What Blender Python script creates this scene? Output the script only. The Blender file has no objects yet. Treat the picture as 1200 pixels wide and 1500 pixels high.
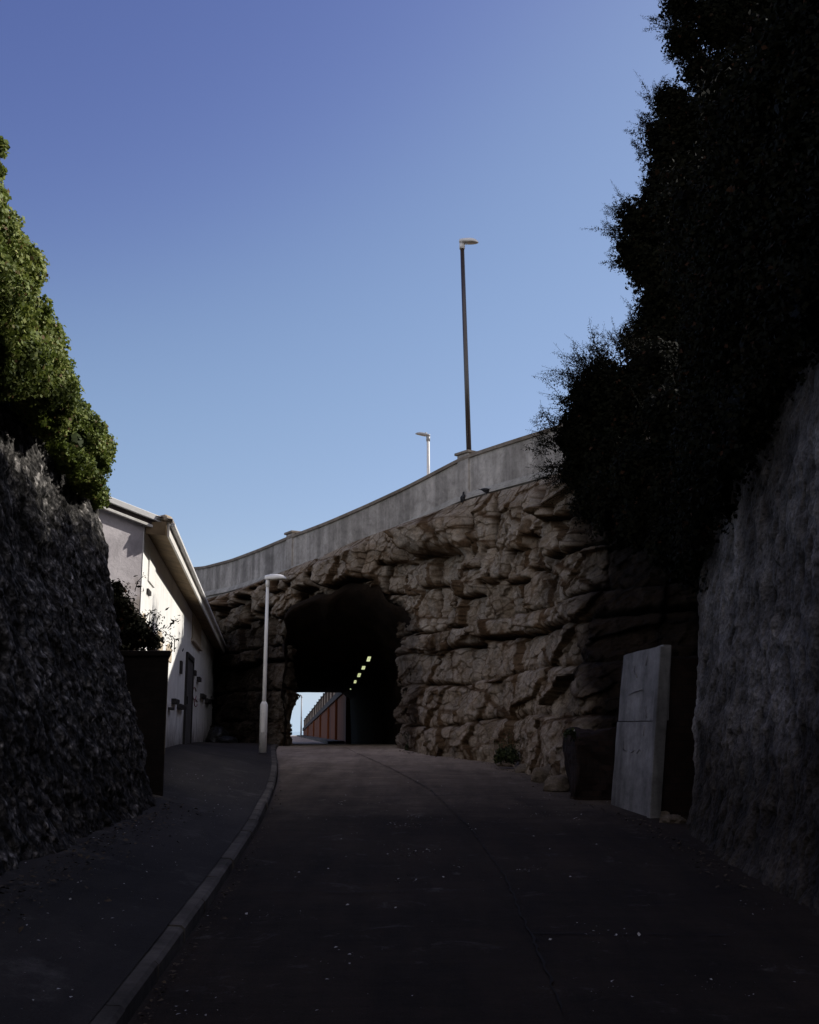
import bpy, bmesh, math, random
import numpy as np
from mathutils import Vector, Matrix
R = math.radians
scene = bpy.context.scene
C = bpy.data.collections.new('place'); scene.collection.children.link(C)
rng = np.random.default_rng(7); random.seed(7)

# ------------------------------------------------------------------ camera
EYE = 1.7; F = 1600.0; TH = math.atan(321/1600)
cam_d = bpy.data.cameras.new('camera'); cam = bpy.data.objects.new('camera', cam_d)
scene.collection.objects.link(cam); scene.camera = cam
cam.location = (0, 0, EYE); cam.rotation_euler = (math.pi/2+TH, 0, 0)
cam_d.sensor_fit = 'VERTICAL'; cam_d.sensor_height = 36; cam_d.sensor_width = 36
cam_d.lens = 36*F/1500; cam_d.clip_start = .05; cam_d.clip_end = 20000
def at(px, py, d):
    """point at forward distance d that the surveyed bearing (px,py) of the photograph passes through"""
    u = (px-600)/F; v = (750-py)/F
    dy = math.cos(TH)-v*math.sin(TH); dz = math.sin(TH)+v*math.cos(TH)
    return Vector((u*d/dy, d, EYE+dz*d/dy))
def proj(P):
    x, y, z = P[..., 0], P[..., 1], P[..., 2]-EYE
    zc = y*math.cos(TH)+z*math.sin(TH); yc = -y*math.sin(TH)+z*math.cos(TH)
    zc = np.maximum(zc, .01)
    return 600+F*x/zc, 750-F*yc/zc

# ------------------------------------------------------------------ noise
def _h(ix, iy, iz, s):
    n = (ix.astype(np.int64)*374761393+iy.astype(np.int64)*668265263+iz.astype(np.int64)*2147483647+s*974634599) & 0xffffffff
    n = ((n ^ (n >> 13))*1274126177) & 0xffffffff
    n = ((n ^ (n >> 16))*2246822519) & 0xffffffff
    return ((n ^ (n >> 15)) & 0xffffff)/float(0xffffff)
def vnoise(P, s=0):
    I = np.floor(P); f = P-I; f = f*f*f*(f*(f*6-15)+10)
    x, y, z = I[..., 0], I[..., 1], I[..., 2]; fx, fy, fz = f[..., 0], f[..., 1], f[..., 2]
    def L(a, b, t): return a+(b-a)*t
    a = L(L(_h(x, y, z, s), _h(x+1, y, z, s), fx), L(_h(x, y+1, z, s), _h(x+1, y+1, z, s), fx), fy)
    b = L(L(_h(x, y, z+1, s), _h(x+1, y, z+1, s), fx), L(_h(x, y+1, z+1, s), _h(x+1, y+1, z+1, s), fx), fy)
    return L(a, b, fz)*2-1
def fbm(P, o=4, s=0, g=.5):
    r = 0; a = 1; t = 0
    for i in range(o):
        r = r+a*vnoise(P*(2.03**i)+i*17.3, s+i); t += a; a *= g
    return r/t
def ridged(P, o=4, s=0):
    r = 0; a = 1; t = 0
    for i in range(o):
        r = r+a*(1-2*np.abs(vnoise(P*(2.03**i)+i*9.1, s+i))); t += a; a *= .5
    return r/t
def worley(P, s=0):
    I = np.floor(P); d1 = np.full(P.shape[:-1], 9.); d2 = d1.copy(); idn = d1.copy()
    for i in (-1, 0, 1):
        for j in (-1, 0, 1):
            for k in (-1, 0, 1):
                c = I+np.array([i, j, k])
                q = c+np.stack([_h(c[..., 0], c[..., 1], c[..., 2], s+n) for n in (1, 2, 3)], -1)
                d = np.sqrt(((P-q)**2).sum(-1)); h = _h(c[..., 0], c[..., 1], c[..., 2], s+4)
                m = d < d1
                d2 = np.where(m, d1, np.minimum(d2, d)); idn = np.where(m, h, idn); d1 = np.where(m, d, d1)
    return d1, d2, idn

# ------------------------------------------------------------------ object helpers
def link(o, parent=None):
    C.objects.link(o)
    if parent: o.parent = parent
    return o
def props(o, label=None, cat=None, group=None, kind=None):
    for k, v in (('label', label), ('category', cat), ('group', group), ('kind', kind)):
        if v: o[k] = v
    return o
def thing(name, label, cat, loc=(0, 0, 0), group=None, rz=0):
    o = bpy.data.objects.new(name, None); o.empty_display_size = .2
    o.location = loc; o.rotation_euler = (0, 0, rz); link(o); return props(o, label, cat, group)
def raw(name, V, Fc, mat, parent=None, smooth=False, attrs=None):
    me = bpy.data.meshes.new(name); V = np.asarray(V, dtype=np.float32)
    Fc = np.asarray(Fc)
    me.vertices.add(len(V)); me.vertices.foreach_set('co', V.ravel())
    n, k = Fc.shape
    me.loops.add(n*k); me.loops.foreach_set('vertex_index', Fc.astype(np.int32).ravel())
    me.polygons.add(n); me.polygons.foreach_set('loop_start', np.arange(0, n*k, k, dtype=np.int32))
    me.polygons.foreach_set('loop_total', np.full(n, k, dtype=np.int32))
    if smooth: me.polygons.foreach_set('use_smooth', np.ones(n, dtype=bool))
    me.update(calc_edges=True); me.validate()
    for nm, a in (attrs or {}).items():
        at_ = me.attributes.new(nm, 'FLOAT', 'POINT'); at_.data.foreach_set('value', np.asarray(a, dtype=np.float32).ravel())
    me.materials.append(mat)
    return link(bpy.data.objects.new(name, me), parent)
def grid_obj(name, P, mat, keep=None, attrs=None, smooth=True, parent=None, flip=False):
    nu, nv = P.shape[:2]
    i = np.arange(nu*nv).reshape(nu, nv)
    q = np.stack([i[:-1, :-1], i[1:, :-1], i[1:, 1:], i[:-1, 1:]], -1)
    if flip: q = q[..., ::-1]
    q = q.reshape(-1, 4)
    if keep is not None:
        kf = (keep[:-1, :-1] & keep[1:, :-1] & keep[1:, 1:] & keep[:-1, 1:]).ravel(); q = q[kf]
    return raw(name, P.reshape(-1, 3), q, mat, parent, smooth, attrs)
class MB:
    def __init__(s): s.bm = bmesh.new()
    def box(s, c, sx, sy, sz, rot=None, bev=0.0):
        b = bmesh.new(); bmesh.ops.create_cube(b, size=1)
        bmesh.ops.scale(b, vec=(sx, sy, sz), verts=b.verts)
        if bev: bmesh.ops.bevel(b, geom=b.edges[:], offset=bev, segments=2, affect='EDGES', profile=.5)
        M = Matrix.Translation(Vector(c))
        if rot is not None: M = M @ rot.to_4x4()
        b.transform(M); s.add(b); return s
    def add(s, b):
        me = bpy.data.meshes.new('tmp'); b.to_mesh(me); b.free(); s.bm.from_mesh(me); bpy.data.meshes.remove(me)
    def hull(s, pts, bev=0.0):
        b = bmesh.new(); [b.verts.new(p) for p in pts]
        bmesh.ops.convex_hull(b, input=b.verts[:])
        bmesh.ops.dissolve_limit(b, angle_limit=.02, verts=b.verts[:], edges=b.edges[:])
        if bev: bmesh.ops.bevel(b, geom=b.edges[:], offset=bev, segments=2, affect='EDGES', profile=.5)
        s.add(b); return s
    def tube(s, path, rad, n=10, cap=True, squash=None):
        path = [Vector(p) for p in path]
        if not isinstance(rad, (list, tuple)): rad = [rad]*len(path)
        rings = []; up = Vector((0, 0, 1))
        for i, p in enumerate(path):
            t = (path[min(i+1, len(path)-1)]-path[max(i-1, 0)]).normalized()
            a = t.cross(up if abs(t.z) < .95 else Vector((0, 1, 0))).normalized(); b = a.cross(t).normalized()
            k = squash[i] if squash else 1
            rings.append([s.bm.verts.new(p+a*math.cos(2*math.pi*j/n)*rad[i]+b*math.sin(2*math.pi*j/n)*rad[i]*k) for j in range(n)])
        for r0, r1 in zip(rings, rings[1:]):
            for j in range(n): s.bm.faces.new((r0[j], r0[(j+1) % n], r1[(j+1) % n], r1[j])).smooth = True
        if cap:
            s.bm.faces.new(rings[0][::-1]); s.bm.faces.new(rings[-1])
        return s
    def poly(s, pts):
        s.bm.faces.new([s.bm.verts.new(p) for p in pts]); return s
    def sweep(s, path, side, prof, cap=True):
        """path points, side vectors (outward), closed profile of (out, up)"""
        rings = [[s.bm.verts.new(Vector(p)+Vector(n)*o+Vector((0, 0, u))) for o, u in prof] for p, n in zip(path, side)]
        m = len(prof)
        for a, b in zip(rings, rings[1:]):
            for j in range(m): s.bm.faces.new((a[j], a[(j+1) % m], b[(j+1) % m], b[j]))
        if cap: s.bm.faces.new(rings[0][::-1]); s.bm.faces.new(rings[-1])
        return s
    def build(s, name, mat, parent=None):
        bmesh.ops.recalc_face_normals(s.bm, faces=s.bm.faces[:])
        me = bpy.data.meshes.new(name); s.bm.to_mesh(me); s.bm.free(); me.materials.append(mat)
        return link(bpy.data.objects.new(name, me), parent)
def local(b, o):
    """shift mesh built in world coordinates into the frame of its thing"""
    return b

# ------------------------------------------------------------------ materials
class NT:
    def __init__(s, name):
        s.m = bpy.data.materials.new(name); s.m.use_nodes = True; s.t = s.m.node_tree; s.t.nodes.clear()
        s.out = s.n('ShaderNodeOutputMaterial'); s.b = s.n('ShaderNodeBsdfPrincipled'); s.l(s.b.outputs[0], s.out.inputs[0])
        s.geo = s.n('ShaderNodeNewGeometry')
    def n(s, t, **k):
        o = s.t.nodes.new(t)
        for a, v in k.items(): setattr(o, a, v)
        return o
    def l(s, a, b): s.t.links.new(a, b)
    def pos(s, sc=(1, 1, 1)):
        v = s.n('ShaderNodeVectorMath', operation='MULTIPLY'); s.l(s.geo.outputs['Position'], v.inputs[0]); v.inputs[1].default_value = sc
        return v.outputs[0]
    def noise(s, scale, det=6, rough=.6, sc=(1, 1, 1), dist=0):
        o = s.n('ShaderNodeTexNoise'); o.inputs['Scale'].default_value = scale; o.inputs['Detail'].default_value = det
        o.inputs['Roughness'].default_value = rough; o.inputs['Distortion'].default_value = dist; s.l(s.pos(sc), o.inputs['Vector']); return o.outputs['Fac']
    def voro(s, scale, feat='F1', sc=(1, 1, 1)):
        o = s.n('ShaderNodeTexVoronoi', feature=feat); o.inputs['Scale'].default_value = scale; s.l(s.pos(sc), o.inputs['Vector']); return o.outputs['Distance']
    def ramp(s, fac, stops):
        o = s.n('ShaderNodeValToRGB'); e = o.color_ramp.elements
        while len(e) < len(stops): e.new(.5)
        for k, (p, c) in enumerate(stops):
            e[k].position = p; e[k].color = (*c, 1) if len(c) == 3 else c
        s.l(fac, o.inputs[0]); return o.outputs[0]
    def mix(s, fac, a, b, mode='MIX'):
        o = s.n('ShaderNodeMix', data_type='RGBA', blend_type=mode)
        for v, i in ((fac, 0), (a, 6), (b, 7)):
            if isinstance(v, (int, float)): o.inputs[i].default_value = v
            elif isinstance(v, tuple): o.inputs[i].default_value = (*v, 1)
            else: s.l(v, o.inputs[i])
        return o.outputs[2]
    def bump(s, h, st=.5, dist=.02, prev=None):
        o = s.n('ShaderNodeBump'); o.inputs['Strength'].default_value = st; o.inputs['Distance'].default_value = dist
        s.l(h, o.inputs['Height'])
        if prev: s.l(prev, o.inputs['Normal'])
        return o.outputs[0]
    def attr(s, nm):
        o = s.n('ShaderNodeAttribute'); o.attribute_name = nm; return o.outputs['Fac']
    def fin(s, col, rough=.85, nrm=None, spec=.3, metal=0):
        if isinstance(col, tuple): s.b.inputs['Base Color'].default_value = (*col, 1)
        else: s.l(col, s.b.inputs['Base Color'])
        if isinstance(rough, (int, float)): s.b.inputs['Roughness'].default_value = rough
        else: s.l(rough, s.b.inputs['Roughness'])
        s.b.inputs['Specular IOR Level'].default_value = spec; s.b.inputs['Metallic'].default_value = metal
        if nrm: s.l(nrm, s.b.inputs['Normal'])
        return s.m
def g3(v): return (v, v, v)
def m_simple(name, a, b, scale=8, rough=.7, bump=.2, bscale=60, sc=(1, 1, 1), spec=.3, metal=0, bd=.01):
    t = NT(name); c = t.ramp(t.noise(scale, sc=sc), [(.3, a), (.7, b)])
    return t.fin(c, rough, t.bump(t.noise(bscale), bump, bd), spec, metal)
def m_rock():
    t = NT('weathered_sandstone')
    base = t.ramp(t.noise(1.1, 8, .65), [(.28, (.175, .128, .082)), (.5, (.32, .25, .18)), (.72, (.45, .37, .285))])
    grey = t.ramp(t.noise(2.3, 7, .7, dist=.4), [(.42, (0, 0, 0)), (.6, (1, 1, 1))])
    c = t.mix(grey, base, (.40, .34, .275))
    st = t.ramp(t.noise(3.2, 5, .6, (1, 1, .12)), [(.35, g3(.5)), (.55, g3(1.05))])
    c = t.mix(.6, c, st, 'MULTIPLY')
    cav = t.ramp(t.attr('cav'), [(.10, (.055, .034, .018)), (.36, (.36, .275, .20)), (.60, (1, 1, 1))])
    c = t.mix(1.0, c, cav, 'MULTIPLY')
    sh = t.ramp(t.attr('painted_dark'), [(.0, (1, 1, 1)), (1, (.05, .038, .028))])  # shade painted into the rock colour, multiplied in by the mask
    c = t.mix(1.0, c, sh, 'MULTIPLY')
    sp = t.ramp(t.noise(16, 9, .8), [(.33, g3(.38)), (.52, g3(.95)), (.7, g3(1.2))])
    c = t.mix(.8, c, sp, 'MULTIPLY')
    sp = t.ramp(t.voro(21, 'DISTANCE_TO_EDGE', (1, 1, 1.6)), [(.0, g3(.55)), (.06, g3(1))]); c = t.mix(.5, c, sp, 'MULTIPLY')
    n = t.bump(t.noise(5, 10, .75, (1, 1, 1.25)), .8, .08); n = t.bump(t.noise(28, 6, .7), .8, .025, n)
    return t.fin(c, .95, n, .15)
def m_chalk(flint):
    t = NT('knapped_chalk_flint' if flint else 'streaked_chalk')
    c = t.ramp(t.noise(2.4, 9, .72), [(.32, (.13, .121, .113)), (.5, (.34, .318, .298)), (.68, (.60, .565, .535))])
    st = t.ramp(t.noise(2.0, 6, .65, (1, 1, .13)), [(.36, g3(.35)), (.62, g3(1.05))])
    c = t.mix(.25 if flint else .55, c, st, 'MULTIPLY')
    if flint:
        w_ = t.n('ShaderNodeTexNoise'); w_.inputs['Scale'].default_value = 9; t.l(t.pos(), w_.inputs['Vector'])
        am = t.n('ShaderNodeVectorMath', operation='MULTIPLY_ADD'); t.l(w_.outputs['Color'], am.inputs[0]); am.inputs[1].default_value = (.09, .09, .09); t.l(t.pos(), am.inputs[2])
        for sc_v, k_ in ((12, .8), (27, .6)):
            vo = t.n('ShaderNodeTexVoronoi'); vo.inputs['Scale'].default_value = sc_v; t.l(am.outputs[0], vo.inputs['Vector'])
            sp_ = t.n('ShaderNodeSeparateColor'); t.l(vo.outputs['Color'], sp_.inputs[0])
            c = t.mix(k_, c, t.ramp(sp_.outputs[0], [(.15, g3(.25)), (.6, g3(.85)), (.95, g3(1.9))]), 'MULTIPLY')
            c = t.mix(k_, c, t.ramp(vo.outputs['Distance'], [(.25, g3(1.15)), (.62, g3(.2))]), 'MULTIPLY')
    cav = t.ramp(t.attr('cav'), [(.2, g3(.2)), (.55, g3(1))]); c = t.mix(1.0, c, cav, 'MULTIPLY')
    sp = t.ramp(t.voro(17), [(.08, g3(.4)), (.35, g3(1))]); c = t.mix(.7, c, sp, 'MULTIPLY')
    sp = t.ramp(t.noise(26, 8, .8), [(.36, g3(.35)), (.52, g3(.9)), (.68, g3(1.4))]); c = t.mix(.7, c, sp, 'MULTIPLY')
    dk = t.ramp(t.attr('painted_dark'), [(0, (1, 1, 1)), (1, (.22, .20, .18))]); c = t.mix(1.0, c, dk, 'MULTIPLY')  # mask darkens the chalk colour; on the right face it is painted shade
    n = t.bump(t.noise(7, 7, .65), .6, .05); n = t.bump(t.voro(24), .6, .02, n)
    return t.fin(c, .95, n, .2)
def m_concrete(name, a, b, streak=.5, spec=.2):
    t = NT(name)
    c = t.ramp(t.noise(1.7, 8, .65), [(.3, a), (.7, b)])
    s1 = t.ramp(t.noise(2.6, 5, .6, (1, 1, .07)), [(.38, g3(.42)), (.6, g3(1.05))]); c = t.mix(streak, c, s1, 'MULTIPLY')
    s2 = t.ramp(t.noise(9, 6, .75), [(.3, g3(.55)), (.55, g3(1))]); c = t.mix(.65, c, s2, 'MULTIPLY')
    s4 = t.ramp(t.noise(.9, 7, .7, dist=.8), [(.35, g3(.5)), (.6, g3(1.05))]); c = t.mix(streak, c, s4, 'MULTIPLY')
    s3 = t.ramp(t.voro(40), [(.04, g3(.5)), (.16, g3(1))]); c = t.mix(.4, c, s3, 'MULTIPLY')
    n = t.bump(t.noise(30, 8, .7), .5, .012)
    return t.fin(c, .92, n, spec)
def m_asphalt(name, a, b, pale):
    t = NT(name)
    c = t.ramp(t.noise(.55, 9, .68), [(.3, a), (.7, b)])
    w = t.ramp(t.noise(1.6, 8, .75), [(.56, (0, 0, 0)), (.75, (1, 1, 1))]); c = t.mix(w, c, pale)
    s = t.ramp(t.noise(1.3, 6, .7, (2.2, .35, 1)), [(.35, g3(.55)), (.6, g3(1.1))]); c = t.mix(.6, c, s, 'MULTIPLY')
    s = t.ramp(t.noise(95, 3, .6), [(.35, g3(.6)), (.65, g3(1.15))]); c = t.mix(.7, c, s, 'MULTIPLY')
    n = t.bump(t.noise(110, 4, .7), .6, .008); n = t.bump(t.noise(6, 6, .6), .4, .02, n)
    return t.fin(c, .9, n, .25)
def m_road():
    t = NT('worn_road_lit_far')
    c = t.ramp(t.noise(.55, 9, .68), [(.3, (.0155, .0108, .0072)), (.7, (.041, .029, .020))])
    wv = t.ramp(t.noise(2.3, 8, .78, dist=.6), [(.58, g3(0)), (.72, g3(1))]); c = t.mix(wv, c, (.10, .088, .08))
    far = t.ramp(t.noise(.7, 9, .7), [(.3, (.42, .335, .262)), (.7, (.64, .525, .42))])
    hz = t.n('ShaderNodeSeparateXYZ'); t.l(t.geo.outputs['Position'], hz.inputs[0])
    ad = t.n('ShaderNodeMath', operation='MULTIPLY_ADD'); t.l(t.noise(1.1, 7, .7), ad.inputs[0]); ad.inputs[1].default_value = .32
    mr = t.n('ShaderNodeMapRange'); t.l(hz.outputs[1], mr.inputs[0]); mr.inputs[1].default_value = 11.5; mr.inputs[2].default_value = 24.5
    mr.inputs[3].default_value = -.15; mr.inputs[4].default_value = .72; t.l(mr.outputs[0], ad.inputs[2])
    c = t.mix(t.ramp(ad.outputs[0], [(.10, g3(0)), (.5, g3(.22)), (.95, g3(1))]), c, far)  # paler towards the tunnel: the brighter light there is painted into the colour
    s_ = t.ramp(t.noise(1.3, 6, .7, (2.2, .35, 1)), [(.35, g3(.55)), (.6, g3(1.1))]); c = t.mix(.7, c, s_, 'MULTIPLY')
    s_ = t.ramp(t.noise(3.5, 7, .75, (.4, 2.2, 1)), [(.35, g3(.6)), (.6, g3(1.05))]); c = t.mix(.6, c, s_, 'MULTIPLY')
    s_ = t.ramp(t.noise(95, 3, .6), [(.35, g3(.6)), (.65, g3(1.15))]); c = t.mix(.7, c, s_, 'MULTIPLY')
    n = t.bump(t.noise(110, 4, .7), .6, .008); n = t.bump(t.noise(6, 6, .6), .4, .02, n)
    return t.fin(c, .93, n, .15)
def m_leaf(name, stops, rough=.45, trans=.2, spec=.4):
    t = NT(name); c = t.ramp(t.attr('tint'), stops); t.fin(c, rough, None, spec)
    tr = t.n('ShaderNodeBsdfTranslucent'); t.l(c, tr.inputs[0])
    mx = t.n('ShaderNodeMixShader'); mx.inputs[0].default_value = trans
    t.l(t.b.outputs[0], mx.inputs[1]); t.l(tr.outputs[0], mx.inputs[2]); t.l(mx.outputs[0], t.out.inputs[0])
    return t.m
M = {}
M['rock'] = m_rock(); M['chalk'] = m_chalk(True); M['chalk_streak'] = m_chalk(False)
M['parapet'] = m_concrete('grey_parapet_render', (.40, .368, .33), (.62, .575, .525), .7)
M['coping'] = m_concrete('coping_stone', (.20, .165, .13), (.36, .31, .26), .3)
M['mould'] = m_concrete('moulding_stone', (.40, .38, .35), (.56, .53, .49), .4)
M['slab'] = m_concrete('pale_cast_concrete', (.15, .147, .147), (.29, .285, .285), .8)
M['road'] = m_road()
M['pave'] = m_asphalt('worn_pavement', (.018, .0145, .012), (.047, .039, .034), (.105, .094, .085))
M['kerb'] = m_concrete('kerb_stone', (.045, .039, .033), (.19, .168, .145), .5)
M['earth'] = m_simple('earth', (.04, .03, .02), (.08, .065, .045), 3, .95, .6, 20)
M['tunnel'] = m_simple('sooty_tunnel_lining', (.008, .005, .003), (.024, .015, .009), 1.4, .95, .7, 9, (1, 1, .3), .1, 0, .08)
M['sea'] = m_simple('sea_water', (.30, .40, .47), (.36, .46, .53), .05, .25, .1, 2)
def m_white_wall():
    t = NT('white_limewash')
    c = t.ramp(t.noise(1.2, 8, .65), [(.3, (.76, .74, .70)), (.6, (.86, .85, .82))])
    s1 = t.ramp(t.noise(2.2, 6, .7, (1, 1, .12)), [(.32, g3(.6)), (.5, g3(1.0))]); c = t.mix(.3, c, s1, 'MULTIPLY')
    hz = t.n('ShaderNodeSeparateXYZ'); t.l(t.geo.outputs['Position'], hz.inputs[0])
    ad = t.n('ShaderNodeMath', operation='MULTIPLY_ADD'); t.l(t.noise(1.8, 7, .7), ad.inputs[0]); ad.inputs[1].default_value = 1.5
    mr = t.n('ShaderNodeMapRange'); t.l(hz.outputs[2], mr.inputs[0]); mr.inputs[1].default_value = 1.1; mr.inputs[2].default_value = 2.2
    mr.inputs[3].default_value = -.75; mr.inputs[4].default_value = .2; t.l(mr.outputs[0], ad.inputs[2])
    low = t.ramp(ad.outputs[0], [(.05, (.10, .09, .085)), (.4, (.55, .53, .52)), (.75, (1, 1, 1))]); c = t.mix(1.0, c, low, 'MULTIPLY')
    pk = t.ramp(t.noise(7, 6, .75), [(.3, (.45, .42, .38)), (.38, (1, 1, 1))]); c = t.mix(.8, c, pk, 'MULTIPLY')
    return t.fin(c, .9, t.bump(t.noise(14, 8, .7), .5, .02), .2)
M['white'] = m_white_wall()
def m_gable():
    t = NT('mauve_grey_render')
    c = t.ramp(t.noise(1.6, 8, .68), [(.3, (.50, .46, .475)), (.7, (.76, .71, .725))])
    s1 = t.ramp(t.noise(3, 6, .7, dist=1), [(.35, g3(.6)), (.55, g3(1.0))]); c = t.mix(.5, c, s1, 'MULTIPLY')
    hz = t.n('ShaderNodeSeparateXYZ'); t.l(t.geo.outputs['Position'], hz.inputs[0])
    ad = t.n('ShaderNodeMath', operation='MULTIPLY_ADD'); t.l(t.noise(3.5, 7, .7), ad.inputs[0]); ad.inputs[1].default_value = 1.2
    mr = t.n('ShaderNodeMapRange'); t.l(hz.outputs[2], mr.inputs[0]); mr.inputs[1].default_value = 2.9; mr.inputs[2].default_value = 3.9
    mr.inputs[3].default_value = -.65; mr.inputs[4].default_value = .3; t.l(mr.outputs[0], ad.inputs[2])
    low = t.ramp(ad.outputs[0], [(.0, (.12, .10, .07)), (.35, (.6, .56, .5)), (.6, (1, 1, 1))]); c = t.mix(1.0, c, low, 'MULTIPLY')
    return t.fin(c, .92, t.bump(t.noise(20, 8, .7), .5, .012), .15)
M['gable'] = m_gable()
M['fascia'] = m_simple('white_fascia_paint', (.66, .63, .58), (.80, .78, .74), 6, .6, .3, 30)
M['soffit'] = m_simple('stained_soffit_board', (.11, .075, .038), (.26, .19, .115), 3.5, .85, .4, 25)
M['tile'] = m_simple('fibre_cement_sheet', (.16, .13, .11), (.30, .27, .25), 5, .85, .4, 30)
M['flash'] = m_simple('grey_verge_flashing', (.66, .65, .64), (.8, .79, .78), 4, .55, .2, 30)
M['wood'] = m_simple('weathered_door_paint', (.09, .085, .085), (.16, .15, .15), 3, .7, .4, 25, (6, 6, .5))
M['board'] = m_simple('plywood_board', (.36, .29, .20), (.52, .44, .33), 3, .8, .3, 25, (4, 4, .6))
M['dark'] = m_simple('dark_iron', (.022, .02, .02), (.045, .04, .038), 8, .6, .3, 40)
M['vent'] = m_simple('beige_vent_render', (.42, .34, .25), (.56, .47, .36), 9, .85, .3, 40)
M['brick'] = None
def m_brick(name, a, b, mo, sc=4.2):
    t = NT(name); br = t.n('ShaderNodeTexBrick'); br.inputs['Scale'].default_value = sc
    mp = t.n('ShaderNodeCombineXYZ'); sx = t.n('ShaderNodeSeparateXYZ'); t.l(t.geo.outputs['Position'], sx.inputs[0])
    ad = t.n('ShaderNodeMath', operation='ADD'); t.l(sx.outputs[0], ad.inputs[0]); t.l(sx.outputs[1], ad.inputs[1])
    t.l(ad.outputs[0], mp.inputs[0]); t.l(sx.outputs[2], mp.inputs[1]); t.l(mp.outputs[0], br.inputs['Vector'])
    for k, v in (('Color1', a), ('Color2', b), ('Mortar', mo)): br.inputs[k].default_value = (*v, 1)
    br.inputs['Mortar Size'].default_value = .018
    s = t.ramp(t.noise(2.5, 7, .7), [(.3, g3(.45)), (.65, g3(1.1))]); c = t.mix(.8, br.outputs[0], s, 'MULTIPLY')
    n = t.bump(br.outputs[1], .6, -.012); n = t.bump(t.noise(30, 6, .7), .5, .012, n)
    return t.fin(c, .92, n, .15)
M['brick'] = m_brick('dark_old_brick', (.016, .012, .010), (.024, .018, .015), (.015, .013, .012))
M['plinth'] = m_brick('red_brown_masonry', (.016, .010, .008), (.024, .014, .011), (.013, .010, .009), 3)
M['redwall'] = m_simple('rusty_red_wall', (.095, .024, .006), (.19, .055, .013), 1.2, .85, .4, 12, (1, 1, .15))
M['beam'] = m_simple('dark_capping', (.03, .022, .02), (.06, .045, .04), 3, .8, .3, 20)
M['rail'] = m_simple('balustrade_stone', (.20, .17, .15), (.34, .30, .27), 3, .8, .3, 20)
M['lampwhite'] = m_simple('white_lamp_paint', (.76, .75, .73), (.86, .85, .84), 4, .45, .15, 60, (1, 1, .2), .5)
M['lampgrey'] = m_simple('galvanised_grey', (.30, .31, .32), (.42, .42, .43), 6, .45, .15, 60, (1, 1, .2), .5)
M['lampdark'] = m_simple('dark_brown_paint', (.03, .02, .017), (.055, .04, .034), 5, .3, .1, 60, (1, 1, .2), .9)
M['lens'] = m_simple('lamp_lens', (.22, .2, .16), (.30, .27, .22), 20, .2, .1, 60, spec=.6)
M['bird'] = m_simple('dark_plumage', (.018, .018, .022), (.04, .04, .045), 30, .6, .3, 90)
M['rubbish'] = m_simple('black_plastic', (.008, .008, .009), (.016, .016, .017), 9, .35, .8, 14, spec=.5, bd=.04)
M['crack'] = m_simple('dirt_filled_joint', (.008, .007, .006), (.02, .017, .015), 12, .95, .3, 60)
M['litter'] = m_simple('pale_litter', (.18, .17, .165), (.62, .6, .58), 30, .8, .2, 60)
M['deadleaf'] = m_simple('dead_leaves', (.045, .032, .02), (.11, .08, .048), 30, .9, .2, 60)
M['twig'] = m_simple('bark_twig', (.02, .014, .01), (.04, .028, .02), 10, .9, .3, 60)
M['marker'] = m_simple('white_enamel', (.7, .7, .68), (.8, .8, .78), 10, .4, .1, 60)
M['graffiti'] = m_simple('faded_red_spray', (.22, .10, .11), (.32, .17, .18), 10, .8, .1, 60)
M['scrawl'] = m_simple('faded_black_spray', (.16, .15, .15), (.26, .25, .25), 14, .8, .1, 60)
M['ivy'] = m_leaf('ivy_leaf', [(0, (.04, .058, .010)), (.45, (.145, .19, .036)), (.8, (.31, .34, .09)), (.93, (.47, .45, .19)), (1, (.22, .14, .07))], .6, .28, .22)
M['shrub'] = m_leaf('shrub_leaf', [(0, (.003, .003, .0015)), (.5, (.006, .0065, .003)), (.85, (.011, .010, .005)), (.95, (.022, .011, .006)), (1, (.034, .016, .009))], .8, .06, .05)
M['weed'] = m_leaf('weed_leaf', [(0, (.015, .022, .008)), (.6, (.04, .055, .018)), (1, (.09, .08, .035))], .6, .2, .2)
def m_glow():
    t = NT('lit_lamp_diffuser'); t.fin((.75, .78, .55), .4)
    wv = t.noise(4, 2); c = t.ramp(wv, [(.3, (.50, .56, .27)), (.7, (.68, .72, .40))])
    t.l(c, t.b.inputs['Emission Color']); t.b.inputs['Emission Strength'].default_value = .95
    return t.m
M['glow'] = m_glow()

# ------------------------------------------------------------------ ground profile
def zr(y):
    y = np.asarray(y, dtype=float)
    up = .052*np.clip(y, -60, 22)
    t = np.clip((y-22)/7, 0, 1); up = up+.052*7*(t-t*t/2)
    d = np.clip((y-30)/28, 0, 1); up = up-.27*d*d*(3-2*d)
    return up
KX = np.array([[-30, -1.2], [0, -1.3], [5.4, -1.38], [9.66, -1.54], [12.5, -1.68], [15.8, -1.93], [18, -2.13], [20.6, -2.43], [23, -2.75], [26, -3.12], [29, -3.4], [60, -6.9], [160, -18.9]])
def kx(y): return np.interp(y, KX[:, 0], KX[:, 1])
for _ in range(1):
    ys = np.arange(-30, 160.01, .25); xs = np.interp(ys, KX[:, 0], KX[:, 1]); k = np.exp(-np.linspace(-2, 2, 17)**2); k /= k.sum()
    xs2 = np.convolve(np.pad(xs, 8, mode='edge'), k, 'valid'); KX = np.stack([ys, xs2], 1)
def zp(x, y):
    kh = np.interp(y, [0, 20, 27, 40], [.075, .075, .05, .04]); cs = np.interp(y, [0, 8, 19, 25, 30], [.2, .2, .19, .06, .02])
    return zr(y)+kh+cs*np.clip(kx(y)-x, 0, 3.2)

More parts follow.
